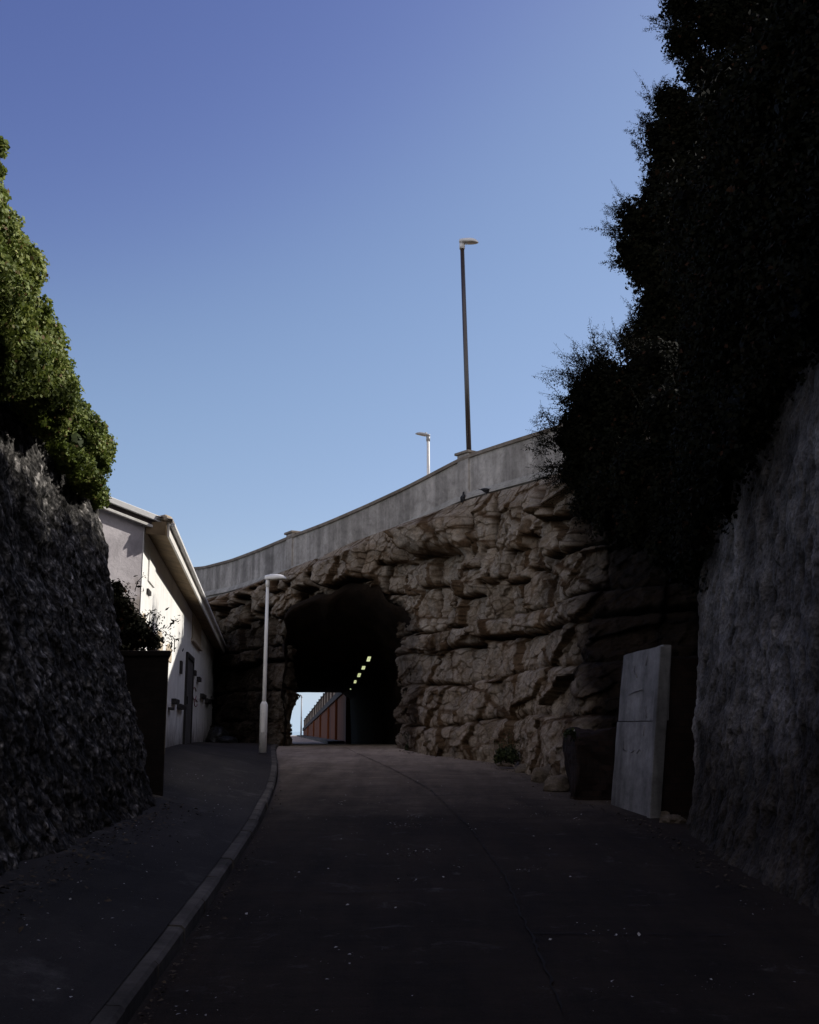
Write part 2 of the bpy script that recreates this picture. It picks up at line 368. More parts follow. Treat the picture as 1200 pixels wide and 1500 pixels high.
# ground sheet
xs = np.concatenate([[-3000, -400, -80, -30], np.linspace(-14, 14, 15), [30, 80, 400, 3000]])
ys = np.concatenate([[-1500, -200, -60], np.linspace(-30, 160, 96), [185, 200, 215, 240, 300]])
G = np.zeros((len(xs), len(ys), 3)); G[..., 0] = xs[:, None]; G[..., 1] = ys[None]
G[..., 2] = zr(G[..., 1])-.16-np.clip((G[..., 1]-175)/60, 0, 1)*7-np.clip((np.abs(G[..., 0])-14)/60, 0, 1)*0
props(grid_obj('ground', G, M['earth'], smooth=True, flip=False), kind='structure', label='bare earth ground under and around the road')
S = np.array([[[-9000, 178, -3.5], [-9000, 12000, -3.5]], [[9000, 178, -3.5], [9000, 12000, -3.5]]], dtype=float)
props(grid_obj('sea', S, M['sea']), kind='structure', label='thin strip of sea beyond the tunnel')
# road sheet
ys = np.concatenate([np.arange(-20, 34, .25), np.arange(34, 172, 3.)]); ts = np.linspace(0, 1, 31)
RX = np.interp(ys, [-20, 6, 9, 13, 16, 20, 23.5, 25.5, 58, 172], [4.5, 4.3, 4.2, 4.2, 3.6, 3.0, 1.4, .7, -2.4, -14.8])
P = np.zeros((len(ts), len(ys), 3)); L0 = kx(ys)+.02
P[..., 0] = L0[None]+(RX-L0)[None]*ts[:, None]; P[..., 1] = ys[None]
P[..., 2] = zr(P[..., 1])+.012*fbm(P*np.array([.7, .5, 1]), 3, 3)
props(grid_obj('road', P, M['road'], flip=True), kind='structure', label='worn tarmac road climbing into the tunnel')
# pavement sheet
ts = np.linspace(0, 1, 41); P = np.zeros((len(ts), len(ys), 3)); L1 = kx(ys)-.10
W = np.interp(ys, [-20, 12, 16, 28, 30, 60], [2.4, 2.4, 3.2, 5, 2.2, 2.2])
P[..., 0] = (L1-W)[None]+W[None]*ts[:, None]; P[..., 1] = ys[None]
P[..., 2] = zp(P[..., 0], P[..., 1])-.006+.02*fbm(P*np.array([.8, .6, 1]), 4, 11)*np.clip((1-ts[:, None])*8, 0, 1)
props(grid_obj('pavement', P, M['pave'], flip=True), kind='structure', label='cambered tarmac pavement left of the kerb')
# kerb of butted stones
kb = MB(); y = -8.0
while y < 60:
    n = .86; y1 = y+n-.018
    pts = []; sd = []
    for yy in np.linspace(y, y1, 4):
        pts.append((float(kx(yy)), yy, float(zr(yy)))); t = Vector((float(kx(yy+.1)-kx(yy-.1)), .2, 0)).normalized(); sd.append((t.y, -t.x, 0))
    h = float(np.interp(y, [0, 20, 27, 40], [.075, .075, .05, .04]))+random.uniform(-.004, .006); j = random.uniform(-.012, .012)
    kb.sweep(pts, sd, [(-.11+j, -.15), (.01+j, -.15), (.003+j, h-.022), (-.02+j, h-.002), (-.11+j, h+.004)])
    y += n
props(kb.build('kerb', M['kerb']), kind='structure', label='pale kerb of butted stones curving along the road')

# road joints and cracks
def strip(path, w0, jag, name, label, seed):
    r = random.Random(seed); mb = MB(); pr = []
    for a, b in zip(path, path[1:]):
        n = max(2, int((Vector(b)-Vector(a)).length/.09))
        for i in range(n): pr.append(Vector(a).lerp(Vector(b), i/n))
    L = []; 
    for i, p in enumerate(pr):
        t = (pr[min(i+1, len(pr)-1)]-pr[max(i-1, 0)]).normalized(); s = Vector((t.y, -t.x))
        c = p+s*r.uniform(-jag, jag); w = w0*r.uniform(.25, 1.3)
        L.append([mb.bm.verts.new((q.x, q.y, float(zr(q.y))+.017)) for q in (c-s*w, c+s*w)])
    for a, b in zip(L, L[1:]): mb.bm.faces.new((a[0], a[1], b[1], b[0]))
    return props(mb.build(name, M['crack']), kind='structure', label=label)
def gpt(px, py):
    d = 8.
    for _ in range(60):
        q = at(px, py, d); e = float(zr(d))-q.z
        d = d*(1-0) - e/(.052+(EYE-float(zr(d)))/d)*1.0
        d = min(max(d, 3), 40)
    q = at(px, py, d); return Vector((q.x, q.y))
strip([gpt(503, 1095), gpt(520, 1103), gpt(545, 1114), gpt(575, 1128), gpt(628, 1156), gpt(690, 1215), gpt(740, 1285), gpt(765, 1345), gpt(800, 1420), gpt(825, 1495)], .008, .012, 'road_crack', 'long dark joint running down the road', 1)
strip([gpt(545, 1117), gpt(600, 1116), gpt(640, 1115)], .012, .015, 'road_crack', 'short cross joint near the tunnel', 2)
strip([gpt(628, 1155), gpt(720, 1157), gpt(830, 1168)], .012, .012, 'road_crack', 'cross joint before the rock columns', 3)
strip([gpt(360, 1307), gpt(500, 1309), gpt(760, 1304)], .008, .01, 'road_crack', 'cross joint in the near road', 4)
strip([gpt(775, 1370), gpt(980, 1372), gpt(1100, 1374)], .007, .01, 'road_crack', 'cross joint at the near right of the road', 5)

# ------------------------------------------------------------------ cliffs
def stations(A, n, dense=None):
    A = np.array(A, dtype=float); s = np.concatenate([[0], np.cumsum(np.linalg.norm(np.diff(A[:, :2], axis=0), axis=1))])
    q = np.linspace(0, s[-1], n)
    if dense:
        w_ = np.interp(np.linspace(0, s[-1], 2000), s, dense); cw = np.cumsum(w_); q = np.interp(np.linspace(cw[0], cw[-1], n), cw, np.linspace(0, s[-1], 2000))
    out = np.stack([np.interp(q, s, A[:, k]) for k in range(A.shape[1])], 1)
    w = max(3, n//60); k = np.hanning(2*w+3)[1:-1]; k /= k.sum()
    return np.stack([np.convolve(np.pad(out[:, j], w, mode='reflect', reflect_type='odd'), k, 'valid') for j in range(out.shape[1])], 1), q
def cliff_surface(A, nu, nv, side=1, dense=None):
    """A rows: base xyz, top xyz -> grid, arc length, outward normals"""
    Q, s = stations(A, nu, dense); v = np.linspace(0, 1, nv)
    P = Q[:, None, :3]*(1-v[None, :, None])+Q[:, None, 3:]*v[None, :, None]
    t = np.gradient(Q[:, :3], axis=0); t[:, 2] = 0; t /= np.linalg.norm(t, axis=1)[:, None]+1e-9
    k = np.hanning(41); k /= k.sum()
    t = np.stack([np.convolve(np.pad(t[:, j], 20, mode='edge'), k, 'valid') for j in range(3)], 1)
    t /= np.linalg.norm(t, axis=1)[:, None]+1e-9
    N = np.stack([t[:, 1]*side, -t[:, 0]*side, np.zeros(len(t))], 1)
    return P, s, N

# --- bridge line
BR = [(-16, 46, 7.05), (-11, 42, 7.05)]
for px, py, d in ((281, 831, 38.5), (300, 829.5, 37), (340, 819, 34.8), (380, 804, 32.6), (425, 785, 30.3), (480, 764, 28.6), (540, 738, 27.4), (600, 710, 26.3), (680, 668, 24.7), (740, 648, 23.5), (800, 629, 22.5), (850, 612, 21.8)):
    q = at(px, py, d); BR.append((q.x, q.y, q.z))
BR += [(4.2, 20.6, BR[-1][2]-.02), (5.6, 18.6, BR[-1][2]-.05), (8, 16, BR[-1][2]-.05)]
BRq, BRs = stations(BR, 240)
BRt = np.gradient(BRq, axis=0); BRt[:, 2] = 0; BRt /= np.linalg.norm(BRt, axis=1)[:, None]; BRn = np.stack([BRt[:, 1], -BRt[:, 0], 0*BRt[:, 0]], 1)   # outward = toward camera/left
if BRn[120, 1] > 0: BRn = -BRn
def br_at(px):
    X, _ = proj(BRq); i = int(np.argmin(np.abs(X-px))); return i
pw = thing('bridge_parapet', 'long grey rendered bridge parapet wall curving above the tunnel rock', 'parapet wall', tuple(BRq[120]-np.array([0, 0, 1])))
def inv(o, root):
    o.matrix_parent_inverse = Matrix.Translation(-root.location); return o
MB().sweep(BRq, BRn, [(0, -1.02), (0, -.085), (-.24, -.085), (-.24, -1.02)]).build('wall_panel', M['parapet'], pw)
MB().sweep(BRq, BRn, [(.045, -.085), (.05, -.012), (.03, 0), (-.27, 0), (-.29, -.085)]).build('coping', M['coping'], pw)
MB().sweep(BRq, BRn, [(.10, -1.06), (.10, -1.0), (.065, -.985), (.065, -.945), (.035, -.93), (.03, -.895), (.003, -.885), (-.2, -.885), (-.2, -1.06)]).build('moulding', M['mould'], pw)
MB().sweep(BRq, BRn, [(.02, -1.3), (.02, -1.064), (-.3, -1.064), (-.3, -1.3)]).build('ledge', M['mould'], pw)
for px in (424, 680):
    i = br_at(px); p = Vector(BRq[i]); n = Vector(BRn[i]); rot = Matrix((Vector(BRt[i]), n, Vector((0, 0, 1)))).transposed()
    pl = MB().box(p+n*-.11+Vector((0, 0, -.46)), .40, .29, 1.03, rot, .01).build('pilaster', M['parapet'], pw)
    MB().box(p+n*-.11+Vector((0, 0, .087)), .50, .39, .065, rot, .014).build('cap', M['coping'], pl)
for o in list(pw.children):
    inv(o, pw)
# deck behind the parapet
ax = Vector((-.11, 1, 0)).normalized()
D = np.stack([BRq+np.array([0, 0, -1.1])-BRn*.26, BRq+np.array([0, 0, -1.05])-BRn*6, BRq*np.array([1, 0, 1])+np.array([-3.5, 62, -1.05])], 1)
D[:, 2, 0] = np.linspace(-30, 22, len(BRq))
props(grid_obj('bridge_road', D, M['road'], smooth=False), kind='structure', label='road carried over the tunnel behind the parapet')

# --- mouth outline (bearings) and the face
MOUTH = [(426, 1092), (426, 1040), (426, 1000), (425, 965), (424, 930), (424, 905), (432, 891), (450, 883), (474, 872), (488, 874), (503, 862), (532, 856), (552, 862), (566, 880), (588, 893), (600, 912), (600, 950), (606, 1010), (600, 1060), (598, 1095)]
def face_d(px): return float(np.interp(px, [415, 600], [28.6, 25.6]))
def in_poly(X, Y, poly):
    n = len(poly); ins = np.zeros(X.shape, bool); j = n-1
    for i in range(n):
        xi, yi = poly[i]; xj, yj = poly[j]
        c = ((yi > Y) != (yj > Y)) & (X < (xj-xi)*(Y-yi)/(yj-yi+1e-9)+xi); ins ^= c; j = i
    return ins
def poly_dist(X, Y, poly):
    d = np.full(X.shape, 1e9)
    for (x0, y0), (x1, y1) in zip(poly, poly[1:]):
        dx, dy = x1-x0, y1-y0; t = np.clip(((X-x0)*dx+(Y-y0)*dy)/(dx*dx+dy*dy+1e-9), 0, 1)
        d = np.minimum(d, np.hypot(X-x0-t*dx, Y-y0-t*dy))
    return d
A = [(-9, 39, .8, -9.2, 40.3, 6.02), (-7.3, 36.5, .8, -7.6, 38.2, 6.03), (-5.3, 32, .8, -5.4, 34.5, 6.04), (-3.1, 28.5, .8, -3.3, 30.4, 6.1),
     (-1.6, 26.9, .8, -1.25, 27.9, 6.5), (0.0, 25.5, .8, .0, 26.5, 6.7), (.35, 23.6, .6, 1.1, 25.1, 6.85), (1.0, 22.5, .6, 1.9, 24.0, 6.9), (1.72, 21.3, .5, 2.6, 22.9, 6.85),
     (2.05, 18.8, .4, 3.2, 21.8, 6.85), (2.25, 16.0, .3, 3.7, 20.9, 6.9), (2.9, 15.9, .3, 4.4, 19.6, 7.2), (4.2, 15.4, .3, 5.4, 18.2, 7.5), (7, 15, .3, 8, 17, 7.5)]
nu, nv = 1250, 420
P, s, N = cliff_surface(A, nu, nv, 1, [.25, .3, .6, 1, 1, 1, 1, 1, 1, 1, .8, .6, .4, .3])
if N[400, 1] > 0: N = -N
Z = P[..., 2]; U = np.repeat(s[:, None], nv, 1)
wob = np.stack([U*.35, Z*.5, 0*U], -1)
Zw = Z+.22*fbm(wob, 3, 21)+.05*fbm(wob*6, 3, 22)
bounds = [-2, 1.9, 2.75, 3.45, 3.9, 4.75, 5.5, 9]
prot = [.16, .06, -.04, .20, -.05, .20, .50]
wid = [2.6, 3.2, 3.6, 2.2, 1.9, .75, 1.1]
var = [.5, .35, .3, .7, .9, 1.7, 1.8]; und = [.3, .4, .55, 1.4, 1.2, 1.6, 1.8]
def colstep(w, amp, sd_, U_):
    r_ = np.random.default_rng(sd_); e_ = np.cumsum(w*r_.uniform(.4, 1.8, 400))-20; return (r_.uniform(-amp, amp, 401))[np.searchsorted(e_, U_)]
Uj = U+.10*fbm(np.stack([U*1.3, Z*1.6, 0*Z+9], -1), 3, 37)
Zw = Z+.12*fbm(wob, 3, 21)+.05*fbm(wob*7, 4, 22)+np.clip((Z-4.1)/.5, 0, 1)*colstep(.55, .26, 11, Uj)+colstep(1.9, .06, 12, Uj)
disp = np.zeros_like(Z); cav = np.ones_like(Z)
Uw = U+.22*fbm(np.stack([U*.9, Z*1.1, 0*Z+5], -1), 4, 31)+.035*fbm(np.stack([U*7, Z*5, 0*Z+5], -1), 3, 33)
for li in range(len(prot)):
    lo, hi = bounds[li], bounds[li+1]; m = (Zw >= lo) & (Zw < hi)
    r = np.random.default_rng(100+li); e = [U.min()-2]
    while e[-1] < U.max()+2: e.append(e[-1]+wid[li]*r.uniform(.3, 1.9))
    e = np.array(e); k = np.clip(np.searchsorted(e, Uw)-1, 0, len(e)-2)
    pr = r.uniform(-.17, .22, len(e))*var[li]
    ed = np.minimum(Uw-e[k], e[k+1]-Uw); zt = Zw-lo; zb = hi-Zw
    jw = (r.random(len(e))**1.3)[k]
    us = np.clip(.55+1.1*fbm(np.stack([U*.55, 0*Z+li*3.3, 0*Z], -1), 3, 35), .08, 1)      # how deeply this bed is undercut here
    rnd = lambda q, w: np.clip(1-q/w, 0, 1)**2
    dsp = prot[li]*(.5+.7*us)+pr[k]*us-(.45 if li >= 5 else .24)*jw*rnd(ed, .07)-.40*und[li]*us*rnd(zt, .15)-.10*rnd(zb, .10)-(.16 if li >= 5 else .05)*jw*rnd(ed, .2)
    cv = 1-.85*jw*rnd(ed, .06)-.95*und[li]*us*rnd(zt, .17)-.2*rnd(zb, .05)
    disp = np.where(m, dsp, disp); cav = np.where(m, cv, cav)
bw = P
wp = bw+.10*np.stack([fbm(bw*1.3, 3, 71), fbm(bw*1.3, 3, 72), fbm(bw*1.3, 3, 73)], -1)
def facets(q, k, sd_):
    """broken faces: every cell is a plane of its own height and tilt"""
    I = np.floor(q); b1 = np.full(q.shape[:-1], 9.); b2 = b1.copy(); val = b1*0
    for i in (-1, 0, 1):
        for j in (-1, 0, 1):
            for l in (-1, 0, 1):
                c = I+np.array([i, j, l]); o = np.stack([_h(c[..., 0], c[..., 1], c[..., 2], sd_+n) for n in (1, 2, 3)], -1)
                df = q-c-o; d = np.sqrt((df**2).sum(-1)); m = d < b1
                tl = (o[..., [1, 2, 0]]-.5)*np.array([1, 1, 1.2]); v = k*(_h(c[..., 0], c[..., 1], c[..., 2], sd_+4)-.5)+k*1.3*(tl*df).sum(-1)
                b2 = np.where(m, b1, np.minimum(b2, d)); val = np.where(m, v, val); b1 = np.where(m, d, b1)
    return val, b2-b1
f1, g1 = facets(wp*np.array([1.0, 1.0, 1.25]), .24, 5)
f2, g2 = facets(wp*np.array([3.4, 3.4, 3.9]), .085, 6)
f3, g3_ = facets(wp*np.array([9, 9, 10]), .035, 8)
disp += .13*fbm(bw*.5, 3, 41)+.85*f1+(.9*f2+.9*f3)*np.interp(Z, [3.3, 4.6], [.7, 1])+.04*ridged(bw*np.array([3, 3, 3.4]), 4, 51)+.03*fbm(bw*np.array([8, 8, 10]), 4, 61)
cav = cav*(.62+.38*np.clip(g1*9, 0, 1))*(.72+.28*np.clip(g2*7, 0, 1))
px, py = proj(P)
# the big perched boulder below the parapet, and the recess on its right
disp += .42*np.exp(-((px-660)/48)**4-((py-774)/36)**2)
disp -= .45*np.exp(-((px-706)/8)**2-((py-775)/40)**4)
disp -= .25*np.exp(-((py-815)/12)**2)*((px > 600) & (px < 720))
disp *= np.clip((P[..., 2]-.2)/1.2, .5, 1)
tt = np.clip((1-np.linspace(0, 1, nv))*14, 0, 1)[None]      # top edge runs under the moulding
disp = disp*tt+.22*(1-tt)
Pd = P+N[:, None, :]*disp[..., None]
px, py = proj(Pd)
ins = in_poly(px, py, MOUTH+[(590, 1300), (424, 1300)]); dist = poly_dist(px, py, MOUTH); sd = np.where(ins, -dist, dist)
sd = sd+11*fbm(bw*1.5, 2, 81)+7*fbm(bw*4.2, 3, 82)
lip = np.clip((9-sd)/16, 0, 1.6)*((px > 380) & (px < 640))
Pd += np.array(ax)[None, None]*(lip**1.7*1.0)[..., None]
keep = ~((sd < -9) & (px > 380) & (px < 640))
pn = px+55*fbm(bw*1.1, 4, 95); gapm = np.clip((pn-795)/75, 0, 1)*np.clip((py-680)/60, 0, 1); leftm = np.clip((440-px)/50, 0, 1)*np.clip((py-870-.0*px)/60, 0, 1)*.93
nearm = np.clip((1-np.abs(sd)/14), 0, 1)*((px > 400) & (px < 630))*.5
painted_dark = np.clip(np.maximum(np.maximum(gapm, leftm), nearm)+.15*fbm(bw, 3, 91), 0, 1)  # painted shade: right recess, left of the mouth and round its edge
Pcliff, KEEPc = Pd, keep
cl = grid_obj('tunnel_cliff', Pd, M['rock'], keep, smooth=False, attrs={'cav': np.clip(.5+.5*(cav-.6)/.4, 0, 1)*.62+.02, 'painted_dark': painted_dark})
props(cl, kind='structure', label='layered brown sandstone cliff pierced by the tunnel')

# tunnel lining
def resample(pts, n):
    pts = np.array(pts, dtype=float); s_ = np.concatenate([[0], np.cumsum(np.linalg.norm(np.diff(pts, axis=0), axis=1))]); q = np.linspace(0, s_[-1], n)
    return np.stack([np.interp(q, s_, pts[:, k]) for k in range(3)], 1)
m0 = resample([at(a, b, face_d(a)) for a, b in MOUTH], 64)
cen = m0.mean(0); m0 = cen+(m0-cen)*np.array([1.10, 1, 1.07]); m0[0, 2] = m0[-1, 2] = .4
ex = resample([at(a, b, 58) for a, b in ((425, 1100), (425, 1058), (428.5, 1042), (428, 1030), (426, 1023), (433, 1014.5), (500, 1014.5), (512, 1025), (513, 1060), (514, 1100))], 64)
ts = np.concatenate([np.linspace(0, .2, 26), np.linspace(.22, 1, 40)])
T = np.zeros((len(ts), 64, 3))
for i, t in enumerate(ts):
    w = 1-(1-t)**1.0; e = min(1, t/.16)**.8 if t < .16 else 1
    lin = m0+(ex-m0)*t
    std = ex+(np.array([cen[0]+.02, cen[1], 0])-np.array([ex[:, 0].mean(), 58, 0]))*(1-t)      # exit section slid back along the axis
    sc = 1.0
    q = lin*(1-e)+std*e
    T[i] = q
T[0] += np.array(ax)*.35
T += (.16*fbm(T*1.1, 4, 5)+.09*fbm(T*3.3, 3, 6))[..., None]*np.array([1, .2, .6])*np.clip((.5-ts)*4, .15, 1)[:, None, None]
props(grid_obj('tunnel', T, M['tunnel'], smooth=True), kind='structure', label='dark rock lined tunnel through the cliff')
# tunnel lights
def light_unit(px, py, d, wpx, hpx, label, grp):
    p = at(px, py, d); o = thing('tunnel_light', label, 'light', p, grp)
    w = .86*wpx*d/F; h = .86*hpx*d/F
    f = MB().box((0, .09, 0), w*1.15, .12, h*1.12, Matrix.Rotation(.35, 3, 'Y'), .006).build('housing', M['dark'], o)
    b = MB(); k = w*.36
    b.hull([Vector((sx*w/2+sz*k*.6, yy, sz*h/2)) for sx in (-1, 1) for sz in (-1, 1) for yy in (-.0, .025)], .003)
    b.build('diffuser', M['glow'], o); return o
words = ['nearest', 'second nearest', 'third from the mouth', 'fourth from the mouth', 'fifth from the mouth', 'farthest']
for k, (px_, py_, d, w, h) in enumerate(((540.3, 965.3, 30.2, 5.6, 8.2), (532.8, 977.2, 34, 5.4, 8), (526.3, 988.4, 38.6, 5.0, 7.4), (520.6, 998.2, 43.8, 4.0, 6), (515.2, 1007.2, 50, 4.0, 6.2), (510.2, 1015.6, 56.5, 4.0, 5.6))):
    light_unit(px_, py_, d, w, h, 'lit pale yellow tunnel light, %s in the row on the right vault' % words[k], 'tunnel lights in a row')
light_unit(428.9, 1014.4, 56, 2.6, 3.6, 'small lit yellow light alone at the left top corner of the tunnel exit', None)

# --- chalk cliffs left and right
def chalk(A, nu, nv, dense, side_pos, amp=1.0, seed=0, stretch=1.0):
    P, s, N = cliff_surface(A, nu, nv, 1, dense)
    mid = P[nu//2, nv//2]; 
    if np.dot(N[nu//2], np.array(side_pos)-mid) < 0: N = -N
    q = P*np.array([1, 1, stretch])
    a = .12*fbm(q*.6, 3, seed+1); b = .05*ridged(q*1.9, 3, seed+2); c = .035*fbm(q*6, 3, seed+3)
    d1, d2, idn = worley(q*np.array([5.5, 5.5, 6]), seed+4)
    e = .03*(idn-.5)-.02*np.clip(d1*1.6, 0, 1)
    d1b, d2b, idb = worley(q*np.array([15, 15, 16]), seed+9); e2 = .022*(idb-.5)-.016*d1b
    g = .025*ridged(q*np.array([2.5, 2.5, .8]), 3, seed+6)
    disp = amp*(a+b+c+e+e2+g)
    v = np.linspace(0, 1, nv)[None]
    disp *= np.clip((1-v)*7, .25, 1)
    disp += .18*np.clip(1-v*9, 0, 1)**1.5*amp          # talus foot
    Pd = P+N[:, None]*disp[..., None]
    Pd[..., 2] += .03*fbm(q*3, 3, seed+8)
    cav = np.clip(.48+(b*.6+c+e+e2)*4.5, 0, 1)
    px_, py_ = proj(Pd)
    return Pd, cav, s, px_, py_
LA = [(-9, 12.9, .5, -9.5, 13.2, 6.6), (-4.2, 12.9, .6, -5.2, 13.1, 6.3), (-3.05, 12.75, .6, -4.05, 12.85, 5.5), (-2.72, 12.2, .6, -3.95, 12.1, 5.6), (-2.72, 11, .5, -4.0, 10.8, 5.7), (-2.75, 9.5, .4, -4.0, 9.4, 6.0), (-2.8, 7.8, .3, -3.9, 7.8, 6.6), (-2.85, 5, .1, -3.9, 5, 7.2), (-2.9, 1, -.1, -3.9, 1, 7.5), (-3, -6, -.4, -4, -6, 7.8), (-3.2, -12, -.8, -4.2, -12, 7.8)]
Pd, cav, s, px, py = chalk(LA, 900, 330, [.15, .5, 1, 1, 1, 1, .8, .3, .1, .1, .1], (0, 8, 2), 1.0, 200)
props(grid_obj('chalk_cliff', Pd, M['chalk'], attrs={'cav': cav, 'painted_dark': np.clip(.55*np.clip((py-880)/300, 0, 1)+.3*fbm(Pd*.5, 3, 3)+.1, 0, 1)}), kind='structure', label='rough flinty chalk cliff on the left under the ivy')  # colour darkens towards the cliff foot, with random mottling
RA = [(9, 17, .4, 9.5, 17.5, 8.6), (5, 16.2, .4, 5.9, 16.6, 8.4), (3.75, 14.4, .4, 4.5, 15.4, 8.3), (3.28, 13.1, .4, 4.05, 13.6, 8.2), (3.08, 12.3, .4, 3.9, 12.4, 8.2), (3.02, 11, .4, 3.85, 11, 8.3), (3.0, 9, .3, 3.9, 9, 8.4), (2.95, 7, .2, 3.9, 7, 8.4), (2.95, 4, .0, 3.9, 4, 8.4), (3.1, 0, -.2, 4.0, 0, 8.3), (3.2, -7, -.6, 4.2, -7, 8.3), (1.5, -11, -.8, 1.8, -12, 8.3), (-6, -13, -.9, -6, -14, 8.3)]  # last stations bend across unseen behind the viewer, added to darken the foreground
Pd, cav, s, px, py = chalk(RA, 900, 330, [.1, .2, .6, 1, 1, 1, 1, .7, .3, .1, .1, .05, .05], (0, 8, 2), .85, 300, .75)
RCL = Pd.reshape(-1, 3)
props(grid_obj('chalk_cliff', Pd, M['chalk_streak'], attrs={'cav': cav, 'painted_dark': np.clip(.42+.6*fbm(Pd*.6, 3, 4)+.6*np.clip((py-1030)/160, 0, 1)+.7*np.clip(1-(py-(505+(1200-px)*1.95))/150, 0, 1), 0, 1)}), kind='structure', label='dark streaked chalk cliff on the right under hanging shrubs')  # shade under the growth and along the foot painted into the chalk colour
# ground on top of the cliffs
def shelf(A, far, rise, name, label):
    A = np.array(A)[:, 3:]; Q, _ = stations(A, 120); o = np.array(far)
    P = np.stack([Q+np.array([0, 0, -.05]), Q+o*.15+np.array([0, 0, rise*.25]), Q+o*.5+np.array([0, 0, rise*.7]), Q+o+np.array([0, 0, rise])], 1)
    P[..., 2] += .2*fbm(P*.6, 3, 9)
    return props(grid_obj(name, P, M['earth']), kind='structure', label=label)
shelf(LA[2:], (-14, 0, 0), -.5, 'hill', 'earth on top of the left cliff')
shelf(RA[3:10], (14, 2, 0), .5, 'hill', 'earth on top of the right cliff')
Q = np.array([[at(px_, py_ if px_ < 1100 else 520+py_*.4, d) for py_ in (900, 700, 560, 400, 240, 120, 40)] for px_, d in ((905, 31), (960, 30.5), (1030, 30), (1120, 29.8), (1230, 29.5), (1400, 29))])
Q[0, 2:] = Q[0, 2]*.5+Q[1, 2]*.5; Q[1, 4:] = Q[1, 4]; Q[0, 0] = Q[0, 1]+np.array([0, .2, -2]); Q[2, 6:] = Q[2, 5]
props(grid_obj('hill', Q, M['earth']), kind='structure', label='steep bank behind the dark shrubs at right')

# ------------------------------------------------------------------ foliage
def leaf_quads(c, nrm, size, aspect, r):
    n = len(c); t = r.normal(size=(n, 3)); t -= nrm*(t*nrm).sum(1)[:, None]; t /= np.linalg.norm(t, axis=1)[:, None]+1e-9
    b = np.cross(nrm, t); size = size[:, None]; w = size*aspect
    fold = nrm*size*.22
    V = np.stack([c-t*size*.5, c-b*w*.5+fold*.5-t*size*.08, c+t*size*.5, c+b*w*.5+fold*.5-t*size*.08], 1).reshape(-1, 3)
    Fq = np.arange(n*4).reshape(n, 4); return V, Fq
def cloud(blobs, n, size, r, surf=.35, flat=.7, aspect=.75, core=0, core_size=.25, clump=.35):
    """blobs: (centre, rx, ry, rz)"""
    w = np.array([b[1]*b[3] for b in blobs]); w = w/w.sum(); k = r.choice(len(blobs), n, p=w)
    cc = np.array([b[0] for b in blobs]); rr = np.array([b[1:4] for b in blobs])
    d = r.normal(size=(n, 3)); d /= np.linalg.norm(d, axis=1)[:, None]
    lump = 1+clump*fbm(d*2.6+k[:, None]*7.7, 3, 7)
    rad = lump*(1-surf*r.random(n)**1.4)
    c = cc[k]+d*rr[k]*rad[:, None]
    c += r.normal(size=(n, 3))*size*.4
    dens = fbm(c*2.2, 2, 77); m = dens > -.42+.25*(rad-.7); c = c[m]; d = d[m]; rad = rad[m]
    nr = d+flat*r.normal(size=d.shape)+np.array([0, -.1, .25]); nr /= np.linalg.norm(nr, axis=1)[:, None]
    V, Fq = leaf_quads(c, nr, size*r.uniform(.55, 1.35, len(c)), aspect, r)
    tint = np.clip(.45+.30*fbm(c*1.8, 3, 15)+r.normal(size=len(c))*.17, 0, 1)
    rare = r.random(len(c)) < .02; tint[rare] = 1
    T_ = np.repeat(tint, 4)
    if core:
        k = r.choice(len(blobs), core, p=w); d = r.normal(size=(core, 3)); d /= np.linalg.norm(d, axis=1)[:, None]
        c2 = cc[k]+d*rr[k]*(.55*r.random(core)[:, None]**.5)
        V2, F2 = leaf_quads(c2, d, core_size*r.uniform(.6, 1.3, core), .9, r)
        Fq = np.concatenate([Fq, F2+len(V)]); V = np.concatenate([V, V2]); T_ = np.concatenate([T_, np.zeros(len(V2))])
    return V, Fq, T_
def blob(px_, py_, d, r, k=(1, 1, 1)):
    q = np.array(at(px_, py_, d)); m = r*d/F; return (q, m*k[0], m*k[1], m*k[2])
